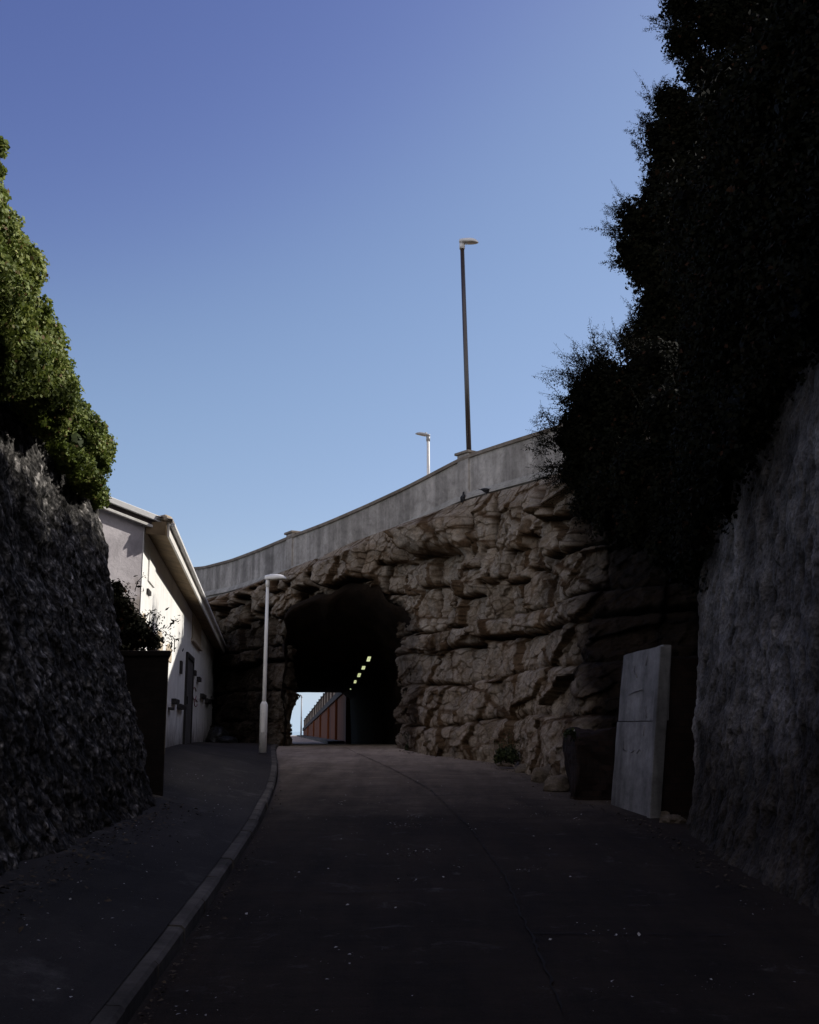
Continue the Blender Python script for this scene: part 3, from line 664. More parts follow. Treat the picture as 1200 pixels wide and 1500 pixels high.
def plant(name, label, cat, blobs, n, size, mat, r, group=None, sprigs=(), stems=None, nostem=False, auto=0, **kw):
    base = min(blobs, key=lambda b: b[0][2]-b[3])[0]; base = Vector(base)-Vector((0, 0, 0))
    o = thing(name, label, cat, tuple(base), group)
    V, Fq, T_ = cloud(blobs, n, size, r, **kw); V = V-np.array(base)
    mb = MB(); lv = []; root = Vector(stems) if stems is not None else Vector(blobs[0][0])-Vector((0, 0, blobs[0][3]*.6))
    for b in blobs:
        c = Vector(b[0]); md = (root+c)/2+Vector(r.normal(size=3)*.12)
        if not nostem: MB().tube([root-base, md-base, c-base], [.035, .022, .009], 5).build('stem', M['twig'], o)
    jobs = [(at(sx, sy, d), dx, dy, L*d/F, cnt, d) for (sx, sy, d, dx, dy, L, cnt) in sprigs]
    for b in (blobs if auto else []):
        for _ in range(auto):
            a_ = r.uniform(-.9, 3.0); q_ = Vector((-math.cos(a_-1.2), r.normal()*.4, math.sin(a_))).normalized()
            jobs.append((Vector(b[0])+Vector((q_.x*b[1], q_.y*b[2], q_.z*b[3]))*.85, q_.x, q_.z+.25, .75*b[1]*r.uniform(.4, 1.1), 1, b[0][1]))
    for (p0, dx, dy, LL, cnt, d) in jobs:
        for _ in range(cnt):
            q = Vector((dx+r.normal()*.35, r.normal()*.3, dy+r.normal()*.35)).normalized(); ln = LL*r.uniform(.4, 1.15)
            st = p0+Vector(r.normal(size=3)*.12*np.array([1, 1, 1])); side = Vector(r.normal(size=3)*.28)
            pts = [st-q*ln*.5]
            for i in range(1, 6): pts.append(st+q*ln*i/5+side*(i/5)**2*ln+Vector((0, 0, -.10*ln*(i/5)**2)))
            mb.tube([p-base for p in pts], [.007, .006, .005, .004, .003, .002], 3, False)
            for i in range(int(95*ln/.6)):
                t = r.random()*.98; i0 = min(4, int(t*5)); p = pts[i0+0].lerp(pts[i0+1], t*5-i0) if i0 < 5 else pts[-1]
                lv.append((np.array(p-base)+r.normal(size=3)*.018*(1.5-t)*2.2, t))
    mb.bm.verts.index_update(); tv = np.array([v.co[:] for v in mb.bm.verts]); tf = np.array([[v.index for v in f.verts] for f in mb.bm.faces if len(f.verts) == 4]); mb.bm.free()
    if len(tf):
        Fq = np.concatenate([Fq, tf+len(V)]); V = np.concatenate([V, tv]); T_ = np.concatenate([T_, np.full(len(tv), .05)])
    if lv:
        c = np.array([a for a, _ in lv]); nr = r.normal(size=c.shape); nr /= np.linalg.norm(nr, axis=1)[:, None]
        V2, F2 = leaf_quads(c, nr, (.075 if base.y > 24 else .05)*(1.15-np.array([t for _, t in lv]))*r.uniform(.6, 1.4, len(c))+.012, .35, r)
        Fq = np.concatenate([Fq, F2+len(V)]); V = np.concatenate([V, V2]); T_ = np.concatenate([T_, np.repeat(r.uniform(.1, .9, len(c)), 4)])
    raw('foliage', V, Fq, mat, o, attrs={'tint': T_})
    return o
r = np.random.default_rng(3)
D0 = 28.0; D1 = 19.4
SH = [
 ('dark leafy shrub at the very top right against the sky', [(1000, 5, D0, 36), (1000, 60, D0, 34), (1022, 105, D0, 28), (1050, 30, D0, 55), (1060, 120, D0, 50), (1110, 40, D0, 75), (1120, -40, D0, 90)], 24000, [(965, 30, D0, -1, .2, 22, 6), (985, 90, D0, -1, -.2, 18, 5)]),
 ('dark shrub with fine twigs in the upper notch of the skyline', [(985, 150, D0, 28), (975, 200, D0, 36), (1010, 180, D0, 45), (990, 250, D0, 50), (1050, 220, D0, 65)], 22000, [(965, 145, D0, -.4, 1, 42, 10), (948, 190, D0, -.5, 1, 40, 9), (945, 225, D0, -1, .6, 30, 8)]),
 ('bulging dark shrub with reddish leaves halfway up the right skyline', [(938, 325, D0, 34), (930, 370, D0, 32), (950, 400, D0, 30), (985, 330, D0, 55), (995, 410, D0, 60), (970, 290, D0, 34)], 26000, [(915, 315, D0, -.5, 1, 46, 10), (900, 345, D0, -1, .5, 36, 9), (905, 385, D0, -1, .1, 20, 7)]),
 ('dark shrub below the reddish one at the waist of the skyline', [(965, 460, D0+.3, 32), (1000, 480, D0+.3, 55), (945, 505, D0+.3, 36), (980, 540, D0, 60)], 20000, [(930, 470, D0, -.5, .8, 34, 8), (915, 505, D0, -.6, .9, 36, 8)]),
 ('wispy feathery tamarisk shrub leaning over the parapet', [(885, 560, D1+.4, 36), (862, 585, D1+.4, 32), (850, 618, D1+.4, 26), (905, 610, D1+.4, 55), (940, 580, D1+.4, 50), (962, 545, D1+.4, 46), (985, 580, D1, 46)], 22000, [(868, 535, D1, -.45, 1, 62, 18), (845, 560, D1, -.6, .9, 56, 18), (835, 595, D1, -.9, .5, 40, 14), (885, 520, D1, -.4, 1, 50, 10)]),
 ('low feathery shrub hiding the end of the parapet', [(838, 648, D1+.3, 24), (845, 690, D1+.3, 26), (870, 660, D1+.3, 40), (890, 700, D1, 48), (925, 670, D1, 55), (938, 695, D1-.6, 44)], 20000, [(820, 630, D1, -1, .5, 52, 16), (808, 655, D1, -1, .3, 40, 10), (815, 688, D1, -1, .05, 34, 16), (825, 705, D1, -1, -.1, 26, 12)]),
 ('dark shrub hanging over the rock beside the recess', [(880, 735, 18.0, 36), (905, 755, 17.6, 40), (950, 700, 17.0, 52), (985, 735, 16.6, 48), (950, 760, 16.8, 44), (1000, 790, 15.6, 46)], 24000, [(850, 745, 18, -1, -.2, 20, 8)]),
 ('broad dark thicket filling the upper right corner', [(1110, 150, D0+.2, 85), (1180, 70, D0+.2, 100), (1075, 200, D0+.2, 60)], 22000, []),
 ('broad dark thicket at the right edge above the streaked chalk', [(1060, 520, D0-1, 75), (1060, 610, 17, 70), (1000, 620, 18, 62), (1120, 520, D0-.4, 80)], 28000, []),
]
for lab, bl, n, sp in SH:
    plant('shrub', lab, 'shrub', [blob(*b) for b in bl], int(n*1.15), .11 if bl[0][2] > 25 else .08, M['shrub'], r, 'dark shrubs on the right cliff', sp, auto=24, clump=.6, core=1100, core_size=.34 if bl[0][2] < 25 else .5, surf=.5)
# growth hanging down the right chalk face
bl = []
for px_, py_, d, rr in ((1030, 800, 12.6, 45), (1050, 740, 12.3, 55), (1085, 700, 11.6, 60), (1110, 640, 11.0, 62), (1150, 580, 10.0, 66), (1185, 500, 9.2, 70), (1200, 420, 9.0, 75), (1120, 560, 11, 70), (1060, 650, 12.2, 65), (1020, 730, 13, 50), (1100, 480, 11.3, 60), (1165, 420, 10.3, 60), (1130, 380, 11.2, 60), (1190, 330, 10, 70), (1090, 420, 12, 55), (1150, 290, 11, 60), (1210, 240, 10, 70), (1060, 560, 13.3, 60), (1030, 640, 13.6, 50), (1045, 860, 12.5, 22), (1120, 730, 11.0, 22), (1150, 690, 10.4, 20)):
    bl.append(blob(px_, py_, d, rr, (1, .6, 1)))
hx, hy = proj(RCL); m_ = (hx > 985) & (hx < 1330) & (RCL[:, 1] > 6) & (RCL[:, 1] < 16) & (hy < 505+(1200-hx)*1.95-25) & (hy > -250)
cand = RCL[m_]; sel = []
for q in cand[r.permutation(len(cand))]:
    if all(np.linalg.norm(q-p) > .34 for p in sel): sel.append(q)
    if len(sel) > 190: break
for q in sel: bl.append((q+np.array([-.06, -.03, 0]), .36, .36, .46))
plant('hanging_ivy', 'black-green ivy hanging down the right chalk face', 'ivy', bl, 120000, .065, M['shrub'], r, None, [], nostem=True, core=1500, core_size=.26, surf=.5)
bl = []
for k, y_ in enumerate(np.arange(8.5, 16.6, .75)):
    bl.append((np.array([4.45+.25*math.sin(k*2.1), y_, 9.0+.08*math.sin(k*1.7)+(.18 if y_ < 13.3 else 0)]), .75, .65, .85)); bl.append((np.array([5.2, y_+.3, 9.45+.08*math.cos(k*2.3)+(.18 if y_ < 13.3 else 0)]), .8, .7, .9))
plant('hedge', 'black-green scrub along the top edge of the right chalk cliff', 'scrub', bl, 40000, .08, M['shrub'], r, None, [], nostem=True, core=2600, core_size=.34, surf=.5)
# left ivy
IV = [(-70, 300, 7.2, 70), (-25, 345, 7.6, 55), (-40, 430, 7.6, 80), (8, 385, 8.0, 52), (18, 450, 8.4, 52), (5, 520, 8.2, 60), (42, 500, 8.9, 52), (60, 560, 9.4, 52), (72, 600, 9.8, 40), (92, 600, 10.2, 44), (105, 655, 10.9, 44), (118, 630, 11.3, 40), (128, 690, 11.6, 34), (132, 655, 11.8, 34), (138, 725, 12.2, 20), (132, 752, 12.5, 10), (-10, 545, 8.0, 38), (35, 545, 8.9, 42)]
bl = [blob(a, b, d, rr, (1, 1.5, 1)) for a, b, d, rr in IV]
plant('ivy', 'sunlit green ivy cascading over the top of the left chalk cliff', 'ivy', bl, 210000, .035, M['ivy'], r, None, [], nostem=True, core=6000, core_size=.08, surf=.32, flat=.6, aspect=.9, clump=.28)
plant('ivy', 'small ivy tuft at the left edge high above the main ivy', 'ivy', [blob(-8, 215, 7.4, 15), blob(-10, 250, 7.4, 15), blob(-16, 285, 7.4, 22)], 1800, .05, M['ivy'], r, None, [], nostem=True, core=50, core_size=.1)

# ------------------------------------------------------------------ house
HC = Vector((-3.58, 14.5, 0)); HU = Vector((-.1255, .992, 0)).normalized(); HN = Vector((HU.y, -HU.x, 0)); HL = 21.0
AL = R(46); HG = Vector((-math.cos(AL), -math.sin(AL), 0)); HGn = Vector((math.sin(AL), -math.cos(AL), 0))
ZE = at(209, 774, 14.5).z; DR = .0125
def on_wall(px_, py_, off=0):
    a = at(px_, py_, 1) - Vector((0, 0, EYE)); o = Vector((0, 0, EYE)); t = (HC+HN*off-o).dot(HN)/a.dot(HN); return o+a*t
hs = thing('warehouse', 'old white walled shed with sunlit side wall and overhanging eaves beside the left cliff', 'building', tuple(HC+Vector((0, 0, .9))))
def hb(mb, name, mat, parent=None):
    o = mb.build(name, mat, parent or hs)
    if parent is None: inv(o, hs)
    return o
def hp(s_, off, z): return HC+HU*s_+HN*off+Vector((0, 0, z))
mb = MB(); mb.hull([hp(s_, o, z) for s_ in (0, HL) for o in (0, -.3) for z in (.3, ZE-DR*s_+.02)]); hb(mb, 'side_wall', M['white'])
g0 = HC+HU*.004-HN*.004; RI = .2
mb = MB(); mb.hull([g0+HG*w+v*HGn*-.25+Vector((0, 0, z)) for w in (0, 5) for v in (0, 1) for z in ((.3, ZE+.03+RI*w*1.0))]); hb(mb, 'end_wall', M['gable'])
OV = .30
# soffit, fascia, roof
e0, e1 = .05, HL+.3
mb = MB(); mb.hull([hp(s_, o, ZE-DR*s_+(-.075 if o > .1 else 0)+t) for s_ in (e0+.03, e1) for o in (.002, OV) for t in (0, .02)]); hb(mb, 'soffit', M['soffit'])
mb = MB(); mb.hull([hp(s_, o, ZE-DR*s_-.09+t) for s_ in (e0, e1) for o in (OV, OV+.03) for t in (0, .19)]); hb(mb, 'fascia', M['fascia'])
mb = MB(); mb.hull([hp(s_, o, ZE-DR*s_+.045+t) for s_ in (e0+.02, e1) for o in (OV+.032, OV+.10) for t in (0, .055)], .012); hb(mb, 'gutter', M['flash'])
# corrugated roof: scalloped sheet along the eave, rising inland
ns = int((e1-e0)/.035); ss = np.linspace(e0-.05, e1, ns); prof = .022*np.abs(np.sin(np.arange(ns)*math.pi/4))
V = np.zeros((ns, 4, 3))
for i in range(ns):
    for j, (o, dz) in enumerate(((OV+.07, .10), (OV+.07, .135), (OV-2.6, .135+.2*2.67), (OV-2.6, .10+.2*2.67))):
        q = hp(ss[i], o, ZE-DR*ss[i]+dz+(prof[i] if j in (1, 2) else prof[i]*.6)); V[i, j] = q
Vg = np.concatenate([V, V[:, :1]], 1)
rf = inv(grid_obj('roof', Vg, M['tile'], smooth=False, parent=hs), hs)
# verge along the end wall
def gp(w, out, z): return HC+HG*w+HGn*out+Vector((0, 0, z))
vz = lambda w: ZE+.05+RI*w
mb = MB(); mb.hull([gp(w, o, vz(w)+t) for w in (-.26, 5) for o in (.0, .09) for t in (.085, .17)], .008); inv(mb.build('verge_flashing', M['flash'], hs), hs)
mb = MB(); mb.hull([gp(w, o, vz(w)+t) for w in (-.24, 5) for o in (.0, .06) for t in (.02, .083)], .005); inv(mb.build('barge_board', M['beam'], hs), hs)
mb = MB(); mb.hull([gp(w, o, vz(w)+t) for w in (-.24, 5) for o in (.0, .07) for t in (-.02, .018)], .004); inv(mb.build('verge_trim', M['fascia'], hs), hs)
mb = MB(); mb.hull([gp(w, o, vz(w)+t) for w in (-.33, -.2) for o in (.02, .18) for t in (.10, .2)], .03); inv(mb.build('mortar_lump', M['vent'], hs), hs)
mb = MB(); mb.hull([hp(s_, o, z) for s_, o, z in ((.0, .02, ZE-.07), (.0, OV-.01, ZE-.085), (.0, OV-.01, ZE+.10), (.0, .02, ZE+.09), (.04, .02, ZE-.07), (.04, OV-.01, ZE-.085), (.04, OV-.01, ZE+.10), (.04, .02, ZE+.09))]); inv(mb.build('eave_box_end', M['soffit'], hs), hs)
def wall_box(x0, y0, x1, y1, out, name, mat, sink=.02, bev=.006, parent=None):
    a = on_wall(x0, (y0+y1)/2); b = on_wall(x1, (y0+y1)/2); s0 = (a-HC).dot(HU); s1 = (b-HC).dot(HU)
    zt = on_wall((x0+x1)/2, y0).z; zb = on_wall((x0+x1)/2, y1).z
    mb = MB(); mb.hull([hp(s_, o, z) for s_ in (s0, s1) for o in (-sink, out) for z in (zb, zt)], bev); o = mb.build(name, mat, parent or hs)
    if parent is None: inv(o, hs)
    return o, s0, s1, zb, zt
wall_box(217, 812, 226, 857, .02, 'blocked_window', M['white'])
wall_box(214.5, 864, 219, 871, .03, 'wall_slot', M['dark'])
d_, s0, s1, zb, zt = wall_box(270.2, 964, 279.5, 1093, .015, 'door', M['wood'])
mb = MB()
for a, b, c, e in ((s0-.1, s0+.0, zb, zt+.1), (s1, s1+.1, zb, zt+.1), (s0, s1, zt, zt+.1)):
    mb.hull([hp(s_, o, z) for s_ in (a, b) for o in (-.02, .045) for z in (c, e)], .005)
mb.build('frame', M['dark'], d_)
for k in range(1, 5):
    q = s0+(s1-s0)*k/5; mb = MB(); mb.hull([hp(s_, o, z) for s_ in (q-.012, q+.012) for o in (0, .021) for z in (zb+.02, zt-.02)]); mb.build('plank_batten', M['dark'], d_)
mb = MB(); mb.box(hp(s0+.14*(s1-s0), .04, zb+.95), .03, .04, .16, None, .006); mb.build('handle', M['dark'], d_)
b_, s0, s1, zb, zt = wall_box(281, 903, 293.5, 943, .03, 'boarded_window', M['board'])
mb = MB(); mb.hull([hp(s_, o, z) for s_ in (s0-.1, s1+.1) for o in (-.01, .07) for z in (zb-.07, zb)], .008); mb.build('sill', M['vent'], b_)
for x0, y0, x1, y1 in ((207, 897, 212, 921), (229, 923, 237, 950), (242.5, 942, 250, 966)):
    a = on_wall(x0, y1); b = on_wall(x1, y1); s0 = (a-HC).dot(HU); s1 = (b-HC).dot(HU); zb = a.z; zt = on_wall((x0+x1)/2, y0).z
    pr = [(math.cos(t)*(s1-s0)/2+(s0+s1)/2, zb+(zt-zb)*(.45+.55*math.sin(t))) for t in np.linspace(0, math.pi, 11)]+[(s0, zb), (s1, zb)]
    mb = MB(); mb.hull([hp(q, o, z) for q, z in pr for o in (-.02, .018)], .006); v = inv(mb.build('arched_vent', M['vent'], hs), hs)
for x0, y0, x1, y1 in ((251, 1024, 259, 1033), (259, 1032, 269, 1041), (246, 1036, 250, 1041), (293, 1017, 300, 1025), (300, 1024, 307, 1032), (309, 1021, 314, 1027), (284, 982, 286.5, 992), (288, 992, 291.5, 1000), (263, 968, 265.5, 992)):
    o = wall_box(x0, y0, x1-(x1-x0)*.25, y1-(y1-y0)*.2, .08 if y1-y0 < 10 else .04, 'wall_bracket', M['dark'])
# faded scrawl beside the door
mb = MB()
for cx, cy, a, b in ((285, 1016, 2.6, 9), (287, 1030, 2, 5)):
    pts = [on_wall(cx+a*math.cos(t), cy+b*math.sin(t), .012) for t in np.linspace(.4, 5.9, 18)]; mb.tube(pts, .012, 4)
inv(mb.build('graffiti', M['graffiti'], hs), hs)
# rubbish by the wall
q = on_wall(300, 1088); gx = Vector((q.x+.35, q.y, float(zp(q.x+.35, q.y))))
def lump(name, label, cat, loc, sx, sy, sz, mat, seed, group=None, flatb=True):
    b = bmesh.new(); bmesh.ops.create_icosphere(b, subdivisions=4, radius=1)
    V = np.array([v.co[:] for v in b.verts]); n = 1+.28*fbm(V*1.3+seed*3.1, 4, seed)+.10*ridged(V*3+seed, 3, seed+1)
    d1, d2, idn = worley(V*1.5+seed*2.2, seed); n = n+.18*(idn-.5)
    V = V*n[:, None]*np.array([sx, sy, sz]); 
    V[:, 2] = np.maximum(V[:, 2], -.25*sz)+.2*sz
    for v, c in zip(b.verts, V): v.co = c
    for f in b.faces: f.smooth = True
    me = bpy.data.meshes.new(name); b.to_mesh(me); b.free(); me.materials.append(mat)
    for nm, val in (('cav', .6), ('painted_dark', .55)):
        a = me.attributes.new(nm, 'FLOAT', 'POINT'); a.data.foreach_set('value', np.full(len(me.vertices), val, dtype=np.float32))
    o = link(bpy.data.objects.new(name, me)); o.location = loc; return props(o, label, cat, group)
lump('rubbish_bag', 'black rubbish bag slumped against the shed wall right of the door', 'rubbish bag', gx, .3, .4, .33, M['rubbish'], 5)
lump('rubbish_bag', 'flatter black rubbish bag lying on the pavement in front of the other', 'rubbish bag', gx+Vector((.35, -.6, -.0)), .28, .26, .14, M['rubbish'], 8)

# brick pier block between cliff and shed, with bushes on it
zt = at(240, 953, 13).z; a = at(184, 955, 13); b = at(248, 955, 13); c = at(250, 955, 14.35)
MBp = MB(); MBp.hull([Vector((x, y, z)) for x, y in ((a.x-.6, 13.0), (b.x, 13.0), (c.x-.06, 14.3), (a.x-.9, 14.0)) for z in (.5, zt-.07)], .02)
pr = thing('brick_pier', 'dark brick retaining pier between the left cliff and the shed', 'wall', (b.x-.4, 13.4, .9))
inv(MBp.build('brickwork', M['brick'], pr), pr)
MBp = MB(); MBp.hull([Vector((x, y, z)) for x, y in ((a.x-.6, 12.97), (b.x+.03, 12.97), (c.x-.03, 14.32), (a.x-.9, 14.03)) for z in (zt-.068, zt)], .015); inv(MBp.build('capping', M['brick'], pr), pr)
plant('bush', 'dark bush growing on the brick pier in front of the shed wall', 'bush', [blob(160, 868, 13.4, 20), blob(172, 895, 13.4, 24), blob(185, 918, 13.4, 26), blob(205, 932, 13.5, 20), blob(224, 940, 13.5, 11), blob(170, 935, 13.4, 30)], 9000, .05, M['shrub'], r, None,
      [(215, 928, 13.5, .3, 1, 26, 8), (228, 938, 13.5, .5, 1, 22, 6), (178, 880, 13.4, .5, 1, 20, 5)], core=300, core_size=.12, surf=.5)

# concrete buttress at right
A0, A1 = Vector((2.55, 15.0, .7)), Vector((2.86, 13.3, .6)); zt0, zt1 = at(915, 960, 14.95).z, at(976, 944, 13.3).z
ln = (A1-A0).normalized(); bo = Vector((ln.y, -ln.x, 0)); bo = bo if bo.x < 0 else -bo       # outward (toward road)
bt = thing('concrete_buttress', 'pale leaning concrete buttress with faint scrawl against the dark rock at right', 'buttress', (2.95, 14.1, .7))
zj = at(937, 1056, 14).z
def lift(z0, z1, proud, name, top=False):
    mb = MB(); n = 14; L = (A1-A0).length; ring = []
    for i in range(n+1):
        t = i/n; back = .22*(1-min(1, t/.28))**2
        def pt(z):
            lean = .24*(z-.7)/2.05
            zz = z+(-.05*(1-t)-.10*back if top and z == z1 else 0)
            return A0.lerp(A1, t)-bo*(lean+back-proud)*1.0+Vector((0, 0, zz-A0.lerp(A1, t).z))
        ring.append((pt(z0), pt(z1)))
    bk = [(Vector((p.x, p.y, p.z))-bo*.12-(p-p)*0, q-bo*.10) for p, q in ring]
    vs = [[mb.bm.verts.new(p) for p in (f[0], f[1], g[1], g[0])] for f, g in zip(ring, bk)]
    for u, w in zip(vs, vs[1:]):
        for j in range(4): mb.bm.faces.new((u[j], u[(j+1) % 4], w[(j+1) % 4], w[j]))
    mb.bm.faces.new(vs[0]); mb.bm.faces.new(vs[-1][::-1])
    return inv(mb.build(name, M['slab'], bt), bt)
mbk = MB(); mbk.hull([A0.lerp(A1, t)-bo*(o+.24*(z-.7)/2.05)+Vector((0, 0, z-A0.lerp(A1, t).z)) for t in (.03, .97) for o in (.115, .8) for z in (.3, zt1-.14)], .02); inv(mbk.build('backing', M['plinth'], bt), bt)
lift(.3, zj-.012, .015, 'lower_lift'); lift(zj, zt1, 0, 'upper_lift', True)
mb = MB(); mb.hull([A1+bo*o+ln*t-bo*.24*(z-.7)/2.05+Vector((0, 0, z-A1.z)) for o in (-.10, .045) for t in (-.09, .012) for z in (.3, zt1-.02)], .012); inv(mb.build('edge_rib', M['slab'], bt), bt)
def roughen(o, cuts, amp, sc, seed):
    b = bmesh.new(); b.from_mesh(o.data); bmesh.ops.subdivide_edges(b, edges=b.edges[:], cuts=cuts, use_grid_fill=True)
    V = np.array([v.co[:] for v in b.verts]); n = np.stack([fbm(V*sc+7.7*i, 4, seed+i) for i in range(3)], -1)*amp
    for v, d in zip(b.verts, n): v.co += Vector(d)
    b.to_mesh(o.data); b.free()
for o in bt.children:
    if o.name.startswith(('lower', 'upper', 'edge')): roughen(o, 5, .010, 3.2, 4)
def scr(pts):
    up_ = Vector((0, 0, 1))-bo*.24/2.05; nn = (A1-A0).cross(up_).normalized(); nn = nn if nn.dot(bo) > 0 else -nn; out = []
    p0 = A1-bo*.24*(0-.7+A1.z)/2.05
    for x, y in pts:
        d_ = at(x, y, 1)-Vector((0, 0, EYE)); t = (p0+nn*.012-Vector((0, 0, EYE))).dot(nn)/d_.dot(nn); out.append(Vector((0, 0, EYE))+d_*t)
    return out
for pts in ([(913, 1085), (913, 1098), (918, 1100)], [(922, 1098), (925, 1102), (929, 1099)], [(933, 1104), (937, 1097), (941, 1102)], [(921, 1018), (930, 1013), (941, 1010)], [(946, 1034), (945, 1042), (947, 1052)], [(930, 975), (929, 984), (933, 992)], [(948, 960), (946, 975)], [(944, 1062), (943, 1078)]):
    mb = MB(); mb.tube(scr(pts), .007, 4); inv(mb.build('scrawl', M['scrawl'], bt), bt)
# plinth and its small white marker
zp_ = at(850, 1069, 15.2).z
pl = thing('masonry_plinth', 'low dark red-brown masonry block between rock column and concrete buttress', 'plinth', (2.5, 15.4, .8))
mb = MB(); mb.hull([Vector(p) for p in ((2.2, 15.15, .4), (2.95, 15.0, .4), (2.95, 16.2, .4), (2.2, 16.2, .4), (2.3, 15.28, zp_-.02), (2.95, 15.2, zp_+.04), (2.95, 16.2, zp_), (2.3, 16.2, zp_))], .04); roughen(inv(mb.build('block', M['plinth'], pl), pl), 16, .17, 2.0, 9)
q = at(845, 1074, 15.1); tmk = thing('marker_post', 'tiny white marker standing on the masonry block', 'marker', (q.x, 15.4, q.z-.05))
MB().box((0, 0, .06), .025, .012, .10, Matrix.Rotation(.15, 3, 'Y'), .003).build('plate', M['marker'], tmk)
MB().tube([(0, .012, -.06), (0, .012, .05)], .006, 6).build('peg', M['dark'], tmk)

# fallen stones and weeds along the foot of the rock
ST = [(705, 1108, .18, .13, .08), (725, 1113, .22, .12, .09), (752, 1122, .26, .14, .10), (772, 1131, .2, .14, .11), (798, 1145, .2, .16, .2), (818, 1158, .22, .18, .16), (668, 1107, .14, .1, .06), (640, 1104, .12, .1, .05), (985, 1205, .14, .1, .08), (972, 1198, .1, .08, .06)]
SL = ['small grey stone fifth along from the tunnel at the rock foot', 'flat brown stone at the rock foot below the pale rock face', 'long low stone at the rock foot left of the weed clump', 'squat stone at the rock foot under the weeds', 'upright stone at the foot of the ribbed rock column', 'stone at the road edge nearest the masonry block', 'small stone fourth along from the tunnel mouth', 'tiny stone closest to the tunnel mouth', 'broken stone at the foot of the right chalk cliff', 'smaller broken stone beside the edge of the concrete buttress']
for k, (x, y, a_, b_2, c_) in enumerate(ST):
    q = gpt(x, y); lump('fallen_stone', SL[k], 'stone', (q.x, q.y, float(zr(q.y))), a_, b_2, c_, M['rock'], 20+k, 'fallen stones along the rock foot')
WD = [(742, 1106, 13, 'bushy dark green weed clump at the foot of the rock face', 1300), (660, 1102, 7, 'low weed tuft at the rock foot, right of the tunnel mouth', 500), (690, 1106, 6, 'small weed tuft between stones at the rock foot', 400), (605, 1094, 8, 'dry weed tuft beside the right side of the tunnel mouth', 500), (835, 1074, 5, 'wispy weed growing on the masonry block', 260)]
for x, y, rr, lab, n in WD:
    q = gpt(x, min(y+rr*.7, 1165)); d = q.y if y > 1085 else 15.3
    if x == 742: d = 20.0
    plant('weed', lab, 'weed', [blob(x, y, d, rr, (1.2, .8, .9)), blob(x+rr*.8, y+rr*.3, d, rr*.6), blob(x-rr*.9, y+rr*.3, d, rr*.5)], n, .05, M['weed'], r, 'weeds along the rock foot', [(x, y-rr*.5, d, 0, 1, rr*1.2, 6)] if rr > 5 else [(x, y-rr*.3, d, 0, 1, rr, 2)], core=20, core_size=.08, surf=.8)

# litter specks and leaf drift: uncountable
def specks(name, label, n, region, mat, smin, smax, seed, zf, power=1):
    rr = np.random.default_rng(seed); c = []
    while len(c) < n:
        x, y = region(rr)
        if y is None: continue
        c.append((x, y, float(zf(x, y))+.014))
    c = np.array(c); sz = smin+(smax-smin)*rr.random(n)**3; nr = rr.normal(size=(n, 3))*.22+np.array([0, 0, 1]); nr /= np.linalg.norm(nr, axis=1)[:, None]
    c[:, 2] += sz*.12
    V, Fq = leaf_quads(c, nr, sz, .7, rr); return props(raw(name, V, Fq, mat), label, 'litter', kind='stuff')
cl_ = np.random.default_rng(55).uniform([-1.2, 4.5], [2.6, 15], (26, 2))
def reg_road(rr):
    if rr.random() < .6:
        c = cl_[rr.integers(len(cl_))]; return c[0]+rr.normal()*.12, c[1]+rr.normal()*.12
    return rr.uniform(-1.2, 2.6), rr.uniform(4, 22)
specks('litter', 'pale specks of litter scattered over the dark road', 650, reg_road, M['litter'], .005, .036, 1, lambda x, y: zr(y)+.004)
def reg_pave(rr):
    y = rr.uniform(4.5, 16); return kx(y)-.2-rr.uniform(0, 1.25), y
specks('litter', 'pale specks of grit over the left pavement', 600, reg_pave, M['litter'], .004, .028, 2, zp)
def reg_left(rr):
    y = rr.uniform(6, 12.6); return -2.62+abs(rr.normal())*.22-.05, y
specks('leaf_drift', 'dry leaves and chips drifted along the foot of the left cliff', 1000, reg_left, M['deadleaf'], .012, .06, 3, zp)
def reg_right(rr):
    y = rr.uniform(9, 25); x = np.interp(y, [9, 13, 15, 18.8, 21.3, 23.6, 25.5], [2.75, 2.7, 2.2, 1.9, 1.5, .2, -.1]); return x-abs(rr.normal())*.16+.05, y
specks('leaf_drift', 'dry leaves and chips drifted along the foot of the right rock', 900, reg_right, M['deadleaf'], .012, .06, 4, lambda x, y: zr(y))
def reg_gut(rr):
    y = 4.5+abs(rr.normal())*6; return kx(y)+.05+abs(rr.normal())*.06, y
specks('leaf_drift', 'dark dirt and leaves lying in the gutter along the kerb', 420, reg_gut, M['deadleaf'], .01, .045, 5, lambda x, y: zr(y))

